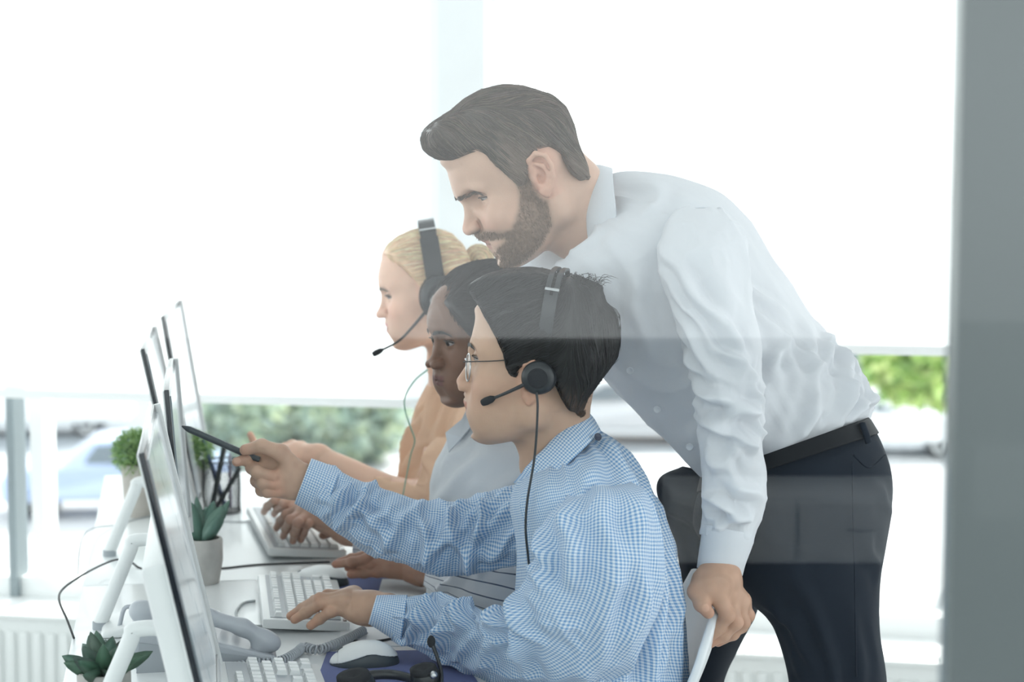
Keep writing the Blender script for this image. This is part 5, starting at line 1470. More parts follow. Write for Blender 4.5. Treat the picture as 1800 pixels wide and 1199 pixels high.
# ---------------------------------------------------------------- outdoors, one floor down
GZ = -5.2
ground_m = pmat('sunlit_paving', (.50, .51, .52), rough=.9, noise=(.15, .08))
road_m = pmat('pale_asphalt', (.24, .27, .30), rough=.9, noise=(.2, .1))
hedge_m = pmat('leaf_green', attr=True, rough=.6, trans=.35)
trunk_m = pmat('bark', (.16, .13, .10), rough=.9, noise=(8, .2))
glass_dark_m = pmat('car_glass', (.10, .14, .17), rough=.08, spec=.8)
tyre_m = pmat('tyre_rubber', (.035, .036, .038), rough=.85)
rimc_m = pmat('wheel_rim', (.6, .62, .63), rough=.3, metal=.8)
mb = MB(); mb.box((0, 90, GZ - .1), (360, 200, .2)); mb.build('ground', ground_m, kind='structure', smooth=False)
mb = MB(); mb.box((0, 52, GZ + .012), (300, 17, .02)); mb.build('road', road_m, kind='structure', smooth=False)
def car(label, loc, yaw, paint, van=False):
    m = MATS.get('paint_' + paint[0]) or pmat('paint_' + paint[0], paint[1], rough=.25, coat=.6)
    root = empty('car', loc, label, 'car')
    c, s_ = math.cos(yaw), math.sin(yaw)
    R = np.array([[c, -s_, 0], [s_, c, 0], [0, 0, 1.]]); L0 = np.asarray(loc, float)
    T = lambda V: np.asarray(V) @ R.T + L0
    prof = [(-2.1, .35), (-2.15, .75), (-1.95, .95), (-1.0, 1.02), (-.45, 1.46), (.75, 1.5), (1.55, 1.12), (2.05, 1.0), (2.15, .7), (2.1, .35)] if not van else [(-2.3, .35), (-2.35, .9), (-1.9, 1.1), (-1.25, 1.9), (2.2, 1.95), (2.3, 1.0), (2.3, .35)]
    n = len(prof); W_ = .86
    V = [(x, sy * W_ * (1 if z < 1.05 else .84), z) for sy in (-1, 1) for x, z in prof]
    F = [tuple(range(n - 1, -1, -1)), tuple(range(n, 2 * n))] + [(i, (i + 1) % n, n + (i + 1) % n, n + i) for i in range(n)]
    a = MB(); a.add(T(V), F); o = a.build('body', m, root, smooth=False)
    bv = o.modifiers.new('bevel', 'BEVEL'); bv.width = .07; bv.segments = 2
    wins = [[(-.85, 1.05), (-.42, 1.38), (.1, 1.40), (.1, 1.05)], [(.18, 1.05), (.18, 1.40), (.70, 1.40), (1.25, 1.12), (1.2, 1.05)]] if not van else [[(-1.7, 1.15), (-1.2, 1.75), (-.5, 1.75), (-.5, 1.15)]]
    for sy in (-1, 1):
        for w_ in wins:
            a = MB(); k = len(w_)
            pv = [(x, sy * (W_ * (.945 - .105 * min(1, max(0, (z - 1.05) / .3))) + .02), z) for x, z in w_]; pv2 = [(x, y - sy * .05, z) for x, y, z in pv]
            a.add(T(pv + pv2), [tuple(range(k)), tuple(range(2 * k - 1, k - 1, -1))] + [(i, (i + 1) % k, k + (i + 1) % k, k + i) for i in range(k)]); a.build('side_window', glass_dark_m, root, smooth=False)
    for x in (-1.35, 1.35):
        for sy in (-1, 1):
            a = MB(); ax = R @ np.array([0, sy, 0]); p = T([(x, sy * .74, .33)])[0]
            Rw = np.stack([R @ np.array([1, 0, 0]), np.array([0, 0, 1.]), ax], 1)
            a.lathe([(.2, -.1), (.30, -.1), (.33, -.07), (.33, .07), (.30, .1), (.21, .1)], p, 24, Rw); w = a.build('wheel', tyre_m, root, auto=40)
            a = MB(); a.lathe([(.21, .08), (.2, .11), (.05, .09), (.001, .09)], p, 20, Rw); a.build('rim', rimc_m, w, auto=40)
    return root
def G(px, d):
    q = P(px, 600, d); q[2] = GZ; return q
def foliage(mb, c, r, n, cols, seed, size=.25, squash=.8):
    rs = np.random.RandomState(seed)
    d = nrm_rows(rs.normal(0, 1, (n, 3))); rr = rs.rand(n) ** .35
    p = np.asarray(c) + d * rr[:, None] * np.asarray(r)
    a = nrm_rows(rs.normal(0, 1, (n, 3))); b = nrm_rows(np.cross(a, rs.normal(0, 1, (n, 3))))
    s_ = size * (.6 + .8 * rs.rand(n))[:, None]
    V = np.stack([p - a * s_, p + b * s_ * .45, p + a * s_, p - b * s_ * .45], 1).reshape(-1, 3)
    Q = np.arange(4 * n).reshape(n, 4)
    C = np.repeat(np.array(cols)[rs.randint(0, len(cols), n)] * (.7 + .6 * rs.rand(n, 1)), 4, 0)
    mb.add(V, Q, C)
def tree(label, px, d, zc, r, cols, seed, n=2600, group=None, size=.25):
    g = G(px, d); root = empty('tree', g, label, 'tree')
    a = MB(); a.tube([g, g + np.array([.1, 0, (zc - GZ) * .5]), np.array([g[0], g[1], zc])], [.16, .12, .05], 8, smooth=4); a.build('trunk', trunk_m, root)
    a = MB(); foliage(a, (g[0], g[1], zc), r, n, cols, seed, size); a.build('crown', hedge_m, root, smooth=False)
    return root
car('white and blue car parked outside beyond the left window', G(205, 36.5), math.radians(8), ('blue', (.42, .52, .74)))
car('white car outside beyond the standing man\'s hip', G(1545, 44), math.radians(172), ('white', (.86, .88, .9)))
car('white van on the road outside, left of the other cars', G(60, 47), math.radians(3), ('white', (.86, .88, .9)), True)
car('silver car outside seen past the seated man\'s shoulder', G(1120, 46), math.radians(175), ('silver', (.55, .57, .60)))
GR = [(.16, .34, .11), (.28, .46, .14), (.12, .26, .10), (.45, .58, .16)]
BG = [(.38, .50, .44), (.46, .58, .48), (.52, .62, .50), (.64, .72, .48)]  # leaf greens paled and greyed, lens flare wash put into the colour
tree('bright leafy tree outside at the right edge of the window', 1700, 30, -1.75, (1.65, 1.2, .66), [(.52, .68, .26), (.36, .54, .20), (.68, .78, .36)], 1, 2600, size=.2)
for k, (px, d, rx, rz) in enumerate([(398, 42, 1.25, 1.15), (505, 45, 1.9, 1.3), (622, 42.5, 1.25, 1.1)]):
    g = G(px, d); lab = ['haze-paled green bush outside, nearest the monitors', 'haze-paled green bush outside in the middle of the row', 'haze-paled green bush outside, last before the blonde woman'][k]
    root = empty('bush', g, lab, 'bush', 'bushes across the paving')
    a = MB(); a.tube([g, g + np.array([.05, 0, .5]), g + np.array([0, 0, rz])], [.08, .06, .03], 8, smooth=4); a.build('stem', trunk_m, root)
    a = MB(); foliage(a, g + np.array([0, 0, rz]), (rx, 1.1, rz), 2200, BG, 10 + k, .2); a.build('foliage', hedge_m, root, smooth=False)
bld_m = pmat('pale_blue_facade', (.22, .28, .34), rough=.8, noise=(.3, .08)); bwin_m = pmat('facade_glass', (.13, .19, .25), rough=.15)
bld2_m = pmat('light_render', (.42, .44, .45), rough=.8, noise=(.3, .05))
def building(label, px, d, w, h, m):
    g = G(px, d); root = empty('building', g, label, 'building')
    a = MB(); a.box(g + np.array([0, 4, h / 2]), (w, 8, h)); a.build('wall', m, root, smooth=False)
    a = MB(); a.box(g + np.array([0, 4, h + .15]), (w + .4, 8.4, .3)); a.build('roof', bld2_m, root, smooth=False)
    base = None
    for i in range(int(w / 2.6)):
        for j in range(int(h / 3.0)):
            p = g + np.array([-w / 2 + 1.4 + i * 2.6, -.02, 1.6 + j * 3.0])
            if base is None:
                a = MB(); a.box(p, (1.6, .12, 1.5), bev=.03); base = a.build('window', bwin_m, root, smooth=False); p0 = p
            else:
                c = base.copy(); COL.objects.link(c); c.location = Vector(list(p - p0))
building('pale building far outside beyond the standing man', 1440, 62, 11, 6, bld_m)
# ---------------------------------------------------------------- desk and the things on it
TZ = .73
desk_m = pmat('white_laminate', (.80, .83, .84), rough=.3, noise=(3, .02), coat=.15)
edge_m = pmat('desk_leg_steel', (.62, .65, .66), rough=.35, metal=.4)
whitep_m = pmat('white_plastic', (.78, .80, .80), rough=.35, noise=(14, .02))
key_m = pmat('key_plastic', (.82, .84, .84), rough=.45)
greyp_m = pmat('grey_plastic', (.36, .39, .42), rough=.4, noise=(14, .04))
silver_m = pmat('silver_plastic', (.45, .48, .52), rough=.32, noise=(14, .03))
dark_m = pmat('dark_base_plastic', (.045, .06, .07), rough=.45)
bezel_m = pmat('black_bezel', (.012, .016, .022), rough=.15)
scr_m, nt, out = new_mat('lit_screen')
pb = nt.nodes.new('ShaderNodeBsdfPrincipled'); pb.inputs['Base Color'].default_value = (.03, .035, .04, 1); pb.inputs['Roughness'].default_value = .12
tc = nt.nodes.new('ShaderNodeTexCoord'); nz = nt.nodes.new('ShaderNodeTexBrick'); nz.inputs['Scale'].default_value = 9
nz.inputs['Color1'].default_value = (.62, .70, .74, 1); nz.inputs['Color2'].default_value = (.75, .80, .82, 1); nz.inputs['Mortar'].default_value = (.40, .5, .55, 1)
nt.links.new(tc.outputs['Object'], nz.inputs['Vector']); nt.links.new(nz.outputs['Color'], pb.inputs['Emission Color']); pb.inputs['Emission Strength'].default_value = .3
nt.links.new(pb.outputs[0], out.inputs[0])
pad_m = pmat('blue_mouse_pad', (.135, .16, .33), rough=.85, bump=(900, .3, .0006))
paper_m = pmat('paper', (.86, .87, .88), rough=.8)
conc_m = pmat('concrete', (.44, .43, .41), rough=.9, noise=(40, .12), bump=(120, .3, .001))
soil_m = pmat('soil', (.05, .04, .035), rough=1, bump=(200, .8, .004))
leaf_m = pmat('succulent_leaf', attr=True, rough=.4)
cable_m = pmat('black_cable', (.02, .022, .025), rough=.5)
gcable_m = pmat('grey_cable', (.45, .48, .49), rough=.5)

SA = PZ(145, 1030, TZ); SB = PZ(440, 1019, TZ)
EU = nrm((SB - SA) * np.array([1, 1, 0]))                # across the desk, towards the people
ER = np.array([-EU[1], EU[0], 0])                        # along the row, away from the camera
UZ = np.array([0, 0, 1.])
DR = np.stack([EU, ER, UZ], 1)
DW = float((PZ(842, 1199, TZ) - SA) @ EU)
def DP(u, r, z=TZ): return SA + EU * u + ER * r + UZ * (z - TZ)
def dl(p): q = np.asarray(p) - SA; return float(q @ EU), float(q @ ER)
def desk(r0, r1, label):
    root = empty('desk', DP(DW / 2, (r0 + r1) / 2, 0), label, 'desk')
    c = DP(DW / 2, (r0 + r1) / 2)
    a = MB(); a.box(c - UZ * .0125, (DW, r1 - r0 - .003, .025), DR, bev=.002); a.build('top', desk_m, root, auto=40)
    for u in (.05, DW - .05):
        for r in (r0 + .06, r1 - .06):
            a = MB(); a.box(DP(u, r, .3525), (.04, .04, .705), DR, bev=.003); a.build('leg', edge_m, root, auto=40)
    for r in (r0 + .06, r1 - .06):
        a = MB(); a.box(DP(DW / 2, r, .68), (DW - .14, .03, .045), DR, bev=.003); a.build('rail', edge_m, root, auto=40)
    return root
re = dl(PZ(172, 836, TZ))[1]
desk(-1.45, 0, 'near white desk with the phone, two keyboards and blue mouse pads')
desk(0, re, 'far white desk reaching to the window')

# ---- all-in-one monitors on bent rear legs
def monitor(label, px, py, d, tilt, yaw, w=.50, screen=scr_m, lift=.012):
    T = P(px, py, d); t = math.radians(tilt)
    y = math.radians(yaw); er = np.array([-math.sin(y), math.cos(y), 0]); eu = np.array([math.cos(y), math.sin(y), 0])
    up = UZ * math.cos(t) - eu * math.sin(t); nf = eu * math.cos(t) + UZ * math.sin(t)      # screen normal towards the people
    h = (T[2] - TZ - lift) / math.cos(t)
    R = np.stack([er, nf, up], 1); o = T - up * h + er * w / 2                             # bottom centre, front face
    foot = o.copy(); foot[2] = TZ
    root = empty('monitor', foot, label, 'monitor')
    bx = lambda x, y_, z: o + R @ np.array([x, y_, z])
    a = MB(); a.box(bx(0, -.0045, h / 2), (w, .007, h), R, bev=.0015); sh = a.build('case', bezel_m, root, auto=40)
    a = MB(); a.box(bx(0, -.0095, h / 2), (w - .004, .003, h - .004), R, bev=.001); a.build('back_plate', whitep_m, root, auto=40)
    a = MB(); a.box(bx(0, -.024, h * .34), (w - .016, .030, h * .64), R, bev=.010); a.build('back_cover', whitep_m, root, auto=40)
    a = MB(); a.box(bx(0, .0002, h / 2 + .012), (w - .022, .0024, h - .046), R); a.build('screen', screen, root, smooth=False)
    a = MB(); a.box(bx(0, .0012, .014), (w - .002, .004, .028), R, bev=.0012); a.build('chin', whitep_m, root, auto=40)
    a = MB(); a.box(bx(w / 2 - .004, .002, h / 2), (.008, .010, h), R, bev=.002); a.build('side_trim', whitep_m, root, auto=40)
    # bent tube leg at the back
    q0 = bx(0, -.034, h * .33 if lift < .05 else .035); q1 = q0 - eu * .048 + UZ * .003; q2 = q1 - eu * .056; q2[2] = TZ + .009
    a = MB(); a.tube([q0, q0 * .35 + q1 * .65, q1 - eu * .004 - UZ * .004, q1 * .9 + q2 * .1, q1 * .5 + q2 * .5, q2], [.0105, .0105, .011, .0115, .0115, .0115], 14, smooth=4); lg = a.build('stand_leg', whitep_m, root, auto=50)
    a = MB(); a.tube([q2 - UZ * .009, q2 + UZ * .003], .0125, 14); a.build('foot_pad', greyp_m, lg, auto=40)
    return root
monitor('nearest white monitor, with the phone behind it', 255, 795, 2.28, 12.3, 8.9, .46)
monitor('upright white monitor, second from the camera', 298, 685, 2.84, 4.0, 9.0, .46, lift=.108)
monitor('white monitor, third from the camera, tilted back', 255, 612, 3.40, 11.7, 8.6, .46)
monitor('white monitor farthest from the camera, its screen tallest against the blind', 290, 555, 3.96, 9.0, 5.9, .46)

# ---- keyboards
def key_mesh(w, d, h):
    a = MB(); a.box((0, 0, h / 2), (w, d, h), taper=(1 - .0035 / w, 1 - .0042 / d)); o = a.build('key', key_m, smooth=False)
    me = o.data; bpy.data.objects.remove(o); return me
KM = {}
def keyboard(label, c, er, length=.44, depth=.148, full=True, pitch=.0188):
    er = nrm(np.asarray(er) * np.array([1, 1, 0])); eu = np.array([er[1], -er[0], 0])        # eu: towards the typist
    c = np.asarray(c, float).copy(); c[2] = TZ
    root = empty('keyboard', c, label, 'keyboard')
    tl = math.radians(4.5); nu = eu * math.cos(tl) - UZ * math.sin(tl); nz_ = UZ * math.cos(tl) + eu * math.sin(tl)
    R = np.stack([er, -nu, nz_], 1)                                                          # x along the board, y away from the typist
    o = c + UZ * .017
    a = MB(); a.box(o - nz_ * .005, (length, depth, .016), R, bev=.004); body = a.build('body', whitep_m, root, auto=40)
    a = MB(); a.box(o + R @ np.array([0, .001, .0034]), (length - .02, depth - .026, .0016), R); a.build('key_well', greyp_m, body, smooth=False)
    for sx in (-1, 1):
        a = MB(); a.box(c + R @ np.array([sx * (length / 2 - .04), depth / 2 - .012, 0]) + UZ * .006, (.03, .008, .016), R, bev=.002); a.build('foot', whitep_m, body, auto=40)
    y0 = -depth / 2 + .022
    x0 = -length / 2 + .0125
    def put(x, y, w, d=.0165):
        k = (round(w, 4), round(d, 4))
        if k not in KM: KM[k] = key_mesh(w, d, .0072)
        ob = bpy.data.objects.new('key', KM[k]); COL.objects.link(ob)
        M_ = Matrix([[*R[i], (o + R @ np.array([x, y, .0038]))[i]] for i in range(3)] + [[0, 0, 0, 1]])
        ob.matrix_basis = M_; parent_to(ob, root)
    kw = pitch - .0016
    # main block, five rows and a function row
    spec = [[1.25, 1.25, 1.25, 5.75, 1.25, 1.25, 1.25, 1.75], [2.25] + [1] * 10 + [2.75], [1.75] + [1] * 11 + [2.25], [1.5] + [1] * 12 + [1.5], [1] * 13 + [2]]
    for j, rw in enumerate(spec):
        x = x0
        for w in rw:
            put(x + w * pitch / 2, y0 + j * pitch, w * pitch - .0016); x += w * pitch
    yf = y0 + 5 * pitch + .005
    x = x0
    for g_ in (1, 4, 4, 4):
        for _ in range(g_): put(x + pitch / 2, yf, kw, .0125); x += pitch
        x += pitch * .66
    xn = x0 + 15.35 * pitch
    for i in range(3):
        put(xn + (i + .5) * pitch, yf, kw, .0125)
        for j in (3, 4): put(xn + (i + .5) * pitch, y0 + j * pitch, kw)
        put(xn + (i + .5) * pitch, y0, kw)
    put(xn + 1.5 * pitch, y0 + pitch, kw)
    xp = xn + 3.3 * pitch
    for i in range(4 if full else 0):
        for j in range(5):
            if i == 3 and j in (1, 3): continue
            if i == 1 and j == 0: continue
            put(xp + (i + .5) * pitch, y0 + j * pitch, kw)
    a = MB(); a.box(o + R @ np.array([-length / 2 + .012, -depth / 2 + .008, .0036]), (.012, .006, .0012), R); a.build('maker_plate', bezel_m, body, smooth=False)
    return root
k1a, k1b = PZ(539, 1113, TZ), PZ(521, 1021, TZ)
keyboard('white keyboard under the hand of the man in the checked shirt', k1a + nrm(k1b - k1a) * .168, k1b - k1a, (.335), .138, False, .0172)
k2a, k2b = PZ(541, 984, TZ), PZ(492, 903, TZ)
keyboard('white keyboard on the far desk under two typing hands', k2a + nrm(k2b - k2a) * .22, k2b - k2a)
k0 = PZ(470, 1186, TZ); k0d = nrm(PZ(455, 1120, TZ) - PZ(475, 1190, TZ))
keyboard('white keyboard at the bottom edge, nearest the camera', k0 - k0d * .225, k0d)

# ---- mice
def mouse(label, px0, px1, py, yaw):
    A_, B_ = PZ(px0, py, TZ), PZ(px1, py, TZ)
    L = np.linalg.norm(B_ - A_); c = (A_ + B_) / 2; y = math.radians(yaw)
    fx = np.array([-math.cos(y), -math.sin(y), 0]); fy = np.array([math.sin(y), -math.cos(y), 0]); R = np.stack([fx, fy, UZ], 1)
    root = empty('mouse', c, label, 'mouse'); k = L / .11
    def shape(lo, hi, cutfn, name, mat, grow=0.0, par=root):
        v = Vol((-.065, -.04, -.006), (.065, .04, .05), .0014)
        v.ell((-.008, 0, .002), (.046 + grow, .0305 + grow, .036 + grow), 0)
        v.ell((.022, 0, .003), (.033 + grow, .0285 + grow, .021 + grow), .025)
        X = np.meshgrid(*v.ax, indexing='ij', sparse=True)
        v.F = np.maximum(v.F, -(X[2] - .0004) + 0 * X[0] + 0 * X[1])
        v.F = np.maximum(v.F, cutfn(X))
        V, Q = v.mesh(); V = vsmooth(V, Q, 2, .4)
        a = MB(); a.add(c + (V * k) @ R.T, Q); return a.build(name, mat, par)
    seam = lambda X: .0215 - .30 * np.maximum(0, X[0] + .005) - .22 * np.maximum(0, -X[0] - .015) + 0 * X[1]
    shape(0, 0, lambda X: (seam(X) - X[2]) + 0 * X[1], 'shell', whitep_m, .0006)
    shape(0, 0, lambda X: (X[2] - seam(X)) + 0 * X[1], 'base', dark_m)
    w0 = c + R @ (np.array([.034, 0, .0195]) * k)
    a = MB(); Rw = np.stack([R[:, 0], R[:, 2], R[:, 1]], 1); a.lathe([(.005 * k, -.004 * k), (.009 * k, -.004 * k), (.0095 * k, 0), (.009 * k, .004 * k), (.005 * k, .004 * k)], w0, 20, Rw); a.build('wheel', dark_m, root)
    return root
mouse('white and black mouse on the near blue pad', 580, 703, 1168, 4)
mouse('white and black mouse under the fingers of the woman in the striped shirt', 510, 614, 1029, 2)
def slab(name, label, cat, px, t, mat, group=None, z=TZ):
    p = [PZ(x, y, z) for x, y in px]; n = len(p)
    a = MB(); a.add(np.array(p + [q + UZ * t for q in p]), [tuple(range(n))[::-1], tuple(range(n, 2 * n))] + [(i, (i + 1) % n, n + (i + 1) % n, n + i) for i in range(n)])
    return a.build(name, mat, None, smooth=False, label=label, cat=cat, group=group, origin=np.mean(p, 0))
slab('mouse_pad', 'dark blue mouse pad under the near mouse', 'mouse pad', [(545, 1230), (860, 1230), (800, 1144), (575, 1148)], .002, pad_m)
slab('mouse_pad', 'dark blue mouse pad beside the brown hand', 'mouse pad', [(520, 1048), (742, 1046), (742, 1016), (540, 1016)], .0015, pad_m)
slab('paper', 'white paper sheet lying beyond the checked cuff', 'paper', [(664, 1046), (775, 1050), (760, 1019), (672, 1019)], .0012, paper_m, z=TZ + .0016)
slab('paper', 'white paper sheet beside the keyboard behind the near mouse', 'paper', [(596, 1138), (735, 1136), (715, 1078), (600, 1080)], .001, paper_m)

# ---- desk phone
def prism_xz(mb, poly, y0, y1, o, R):
    n = len(poly)
    v = np.array([[x, y0, z] for x, z in poly] + [[x, y1, z] for x, z in poly])
    return mb.add(o + v @ R.T, [tuple(range(n)), tuple(range(2 * n - 1, n - 1, -1))] + [(i, n + i, n + (i + 1) % n, (i + 1) % n) for i in range(n)])
ph0 = PZ(488, 1172, TZ)
PR = np.stack([-EU, -ER, UZ], 1)                         # x towards the monitors, y towards the camera
ph = empty('desk_phone', ph0, 'grey corded desk phone beside the nearest keyboard', 'phone')
mb = MB(); prism_xz(mb, [(0, .004), (0, .014), (.06, .032), (.15, .058), (.20, .066), (.212, .052), (.205, .0), (.02, 0)], -.16, 0, ph0, PR)
pb_ = mb.build('base', silver_m, ph, smooth=False); bv = pb_.modifiers.new('bevel', 'BEVEL'); bv.width = .005; bv.segments = 3
mb = MB(); prism_xz(mb, [(.01, .0), (.012, .012), (.20, .045), (.205, .0)], .0, .002, ph0, PR); mb.build('side_panel', greyp_m, ph, smooth=False)
hv = Vol((-.02, -.07, -.01), (.24, .01, .13), .0022)
hv.chain([(.006, -.022, .030), (.05, -.022, .056), (.10, -.022, .074), (.15, -.022, .084), (.20, -.022, .088)], [.0125, .0118, .0112, .0118, .0135], .010)
hv.cap((.016, -.022, .034), (.026, -.022, .024), .0135, .012, .012); hv.cap((.195, -.022, .084), (.19, -.022, .070), .0145, .013, .012)
a_, b_ = hv.mesh(); mb = MB(); mb.add(ph0 + a_ @ PR.T, b_); mb.build('handset', silver_m, ph, label='curved grey handset')
for i in range(3):
    for j in range(4):
        x, y = .05 + j * .018, -.075 - i * .02
        mb = MB(); mb.box(ph0 + PR @ np.array([x, y, .0265 + .32 * x - .016 + .018]), (.011, .014, .008), PR, bev=.002); mb.build('button', key_m, pb_, auto=40)
def helix(path, turns, R_, r, n=14):
    p = catmull(np.array(path), 40); m = turns * n
    s_ = np.concatenate([[0], np.cumsum(np.linalg.norm(np.diff(p, axis=0), axis=1))]); S_ = np.linspace(0, s_[-1], m)
    c = np.stack([np.interp(S_, s_, p[:, k]) for k in range(3)], 1); t = nrm_rows(np.gradient(c, axis=0))
    u = nrm_rows(np.cross(t, UZ)); w = np.cross(u, t); a = np.arange(m) * 2 * math.pi / n
    return c + R_ * (np.cos(a)[:, None] * u + np.sin(a)[:, None] * w)
z1 = TZ + .0085
mb = MB(); mb.tube(helix([PZ(345, 1168, z1), PZ(385, 1176, z1), PZ(440, 1168, z1), PZ(492, 1162, z1), PZ(520, 1148, z1), PZ(534, 1138, z1), PZ(560, 1142, z1), PZ(600, 1128, z1), PZ(640, 1108, z1)], 62, .0062, .0017), .0018, 6); mb.build('coiled_cord', silver_m, ph)
mb = MB()
for k in range(9): mb.tube([ph0 + PR @ np.array([.095 + .008 * k, .002, .030 + .0025 * k]), ph0 + PR @ np.array([.088 + .008 * k, .003, .046 + .0025 * k])], .0022, 6)
mb.build('vent_ribs', key_m, ph)
# pale phone lying further back
p2 = PZ(232, 1122, TZ); ph2 = empty('desk_phone', p2, 'pale phone with its handset up, behind the nearest monitor', 'phone')
mb = MB(); prism_xz(mb, [(-.075, .002), (-.07, .018), (.0, .022), (.045, .010), (.05, .0)], -.12, 0, p2, PR); o = mb.build('base', whitep_m, ph2, smooth=False); bv = o.modifiers.new('bevel', 'BEVEL'); bv.width = .005; bv.segments = 3
mb = MB(); mb.box(p2 + PR @ np.array([-.052, -.05, .040]), (.042, .10, .036), PR, bev=.007); mb.build('handset', whitep_m, ph2, auto=50)
mb = MB(); mb.box(p2 + PR @ np.array([-.012, -.04, .030]), (.012, .05, .03), PR, bev=.004); mb.build('cradle', silver_m, ph2, auto=50)
mb = MB(); mb.tube([p2 + PR @ np.array([.02, -.02, .012]), p2 + PR @ np.array([.012, -.02, .042]), p2 + PR @ np.array([.0, -.02, .046])], .0035, 8, smooth=4); mb.build('hook', silver_m, ph2)

# ---- plants
def blade(mb, base, tip, width, curve, col, thick=.004, seed=0):
    base, tip = np.asarray(base), np.asarray(tip); n = 9
    ax = tip - base; t = np.linspace(0, 1, n); side = nrm(np.cross(ax, np.array([.2, -1, .1]))); nm_ = nrm(np.cross(side, ax))
    c = base + t[:, None] * ax + (np.sin(t * math.pi) * curve)[:, None] * nm_
    w = width * np.interp(t, [0, .25, .6, .85, 1], [.55, .9, 1, .6, .03])
    V = []
    for i in range(n):
        V += [c[i] - side * w[i] / 2, c[i] - nm_ * thick * (1 - t[i] * .8), c[i] + side * w[i] / 2, c[i] + nm_ * thick * .5 * (1 - t[i] * .8)]
    F = [(i * 4 + j, i * 4 + (j + 1) % 4, (i + 1) * 4 + (j + 1) % 4, (i + 1) * 4 + j) for i in range(n - 1) for j in range(4)] + [(3, 2, 1, 0), tuple(range(4 * n - 4, 4 * n))]
    mb.add(np.array(V), F, col)
def pot(c, r0, r1, h, mat, parent, lip=.006):
    mb = MB(); mb.lathe([(r0 * .5, 0), (r0 * .95, 0), (r0, .004), (r1, h * .5), (r1 * 1.0, h - .003), (r1 - .002, h), (r1 - lip, h), (r1 - lip - .001, h - .012), (.0005, h - .012)], c, 40); o = mb.build('pot', mat, parent, auto=45)
    mb = MB(); mb.lathe([(r1 - lip - .001, h - .013), (r1 * .5, h - .008), (.0005, h - .007)], c, 24); mb.build('soil', soil_m, o)
    return o
pc = PZ(357, 1024, TZ) ; pc[2] = TZ
su = empty('potted_succulent', pc, 'broad leaved succulent in a round concrete pot', 'plant')
pot(pc, .029, .0355, .080, conc_m, su)
top = pc + UZ * .075
dv_ = float((pc - CAM) @ FW)
for k, (tx, ty, w_, dd, cc) in enumerate([(312, 884, .028, .01, (.10, .20, .16)), (334, 880, .022, -.012, (.08, .17, .13)), (352, 905, .026, .02, (.12, .22, .17)), (392, 888, .030, -.008, (.13, .24, .19)), (376, 880, .024, .02, (.09, .19, .15)), (322, 900, .024, .03, (.11, .20, .16)), (362, 890, .02, .035, (.09, .18, .14)), (345, 872, .018, .0, (.10, .19, .15)), (404, 878, .018, .015, (.12, .22, .18)), (386, 905, .022, -.02, (.11, .21, .17))]):
    mb = MB(); blade(mb, top + np.array([(tx - 352) * .00012, dd * .3, 0]), P(tx, ty, dv_ + dd), w_, .006, cc, .005); mb.build('leaf', leaf_m, su)
# rosette at the bottom left corner
rc = PZ(184, 1256, TZ); ro = empty('potted_succulent', rc, 'dark green spiky succulent at the bottom left corner', 'plant')
pot(rc, .028, .036, .06, conc_m, ro)
rs = np.random.RandomState(4); dr = float((rc - CAM) @ FW)
for k in range(22):
    a = 2 * math.pi * k / 22 + rs.uniform(-.1, .1); e = rs.uniform(.35, 1.35) if k % 2 else rs.uniform(.15, .6)
    L_ = rs.uniform(.048, .072); tp_ = rc + UZ * .058 + L_ * np.array([math.cos(a) * math.cos(e), math.sin(a) * math.cos(e), math.sin(e) * 1.0])
    mb = MB(); blade(mb, rc + UZ * .055, tp_, .021, .004, (.045 + .03 * rs.rand(), .10 + .04 * rs.rand(), .085), .005); mb.build('leaf', leaf_m, ro)
# two round bushy plants
for k, (bx_, by_, rr_, dep, lab, pm) in enumerate([(241, 797, .050, 4.05, 'round bushy green plant left of the monitors', 'clay_grey'), (333, 797, .049, 4.12, 'round bushy green plant between the monitors and pen holder', 'white')]):
    c = P(bx_, by_, dep); r0 = empty('potted_shrub', np.array([c[0], c[1], TZ]), lab, 'plant')
    hgt = c[2] - TZ
    pm_ = MATS.get('pot_' + pm) or pmat('pot_' + pm, (.50, .47, .43) if k == 0 else (.74, .75, .74), rough=.7, noise=(30, .06))
    mb = MB(); ph_ = max(.05, hgt - .022); mb.lathe([(.012, 0), (.026, 0), (.027, .004), (.034, ph_ - .004), (.034, ph_), (.029, ph_), (.028, ph_ - .012), (.0005, ph_ - .012)], (c[0], c[1], TZ), 28); mb.build('pot', pm_, r0, auto=45)
    mb = MB(); rs = np.random.RandomState(60 + k); n = 3200
    d = nrm_rows(rs.normal(0, 1, (n, 3))); d[:, 2] = np.abs(d[:, 2] + .25) * np.sign(d[:, 2] + .25)
    d = nrm_rows(d); r_ = rr_ * (.55 + .5 * rs.rand(n) ** .6)
    p = c + d * r_[:, None]; a = nrm_rows(d + .5 * rs.normal(0, 1, (n, 3))); b = nrm_rows(np.cross(a, rs.normal(0, 1, (n, 3)))); s_ = .0105 * (.6 + .7 * rs.rand(n))[:, None]
    V = np.stack([p - a * s_ * .5, p + b * s_ * .11, p + a * s_ * .8, p - b * s_ * .11], 1).reshape(-1, 3)
    cols = np.array([(.22, .38, .14), (.32, .50, .19), (.15, .28, .11), (.46, .62, .28)])
    mb.add(V, np.arange(4 * n).reshape(n, 4), np.repeat(cols[rs.randint(0, 4, n)], 4, 0)); mb.sphere(c, rr_ * .5, 12, (.06, .12, .05)); mb.build('foliage', hedge_m, r0, smooth=False, kind='stuff')

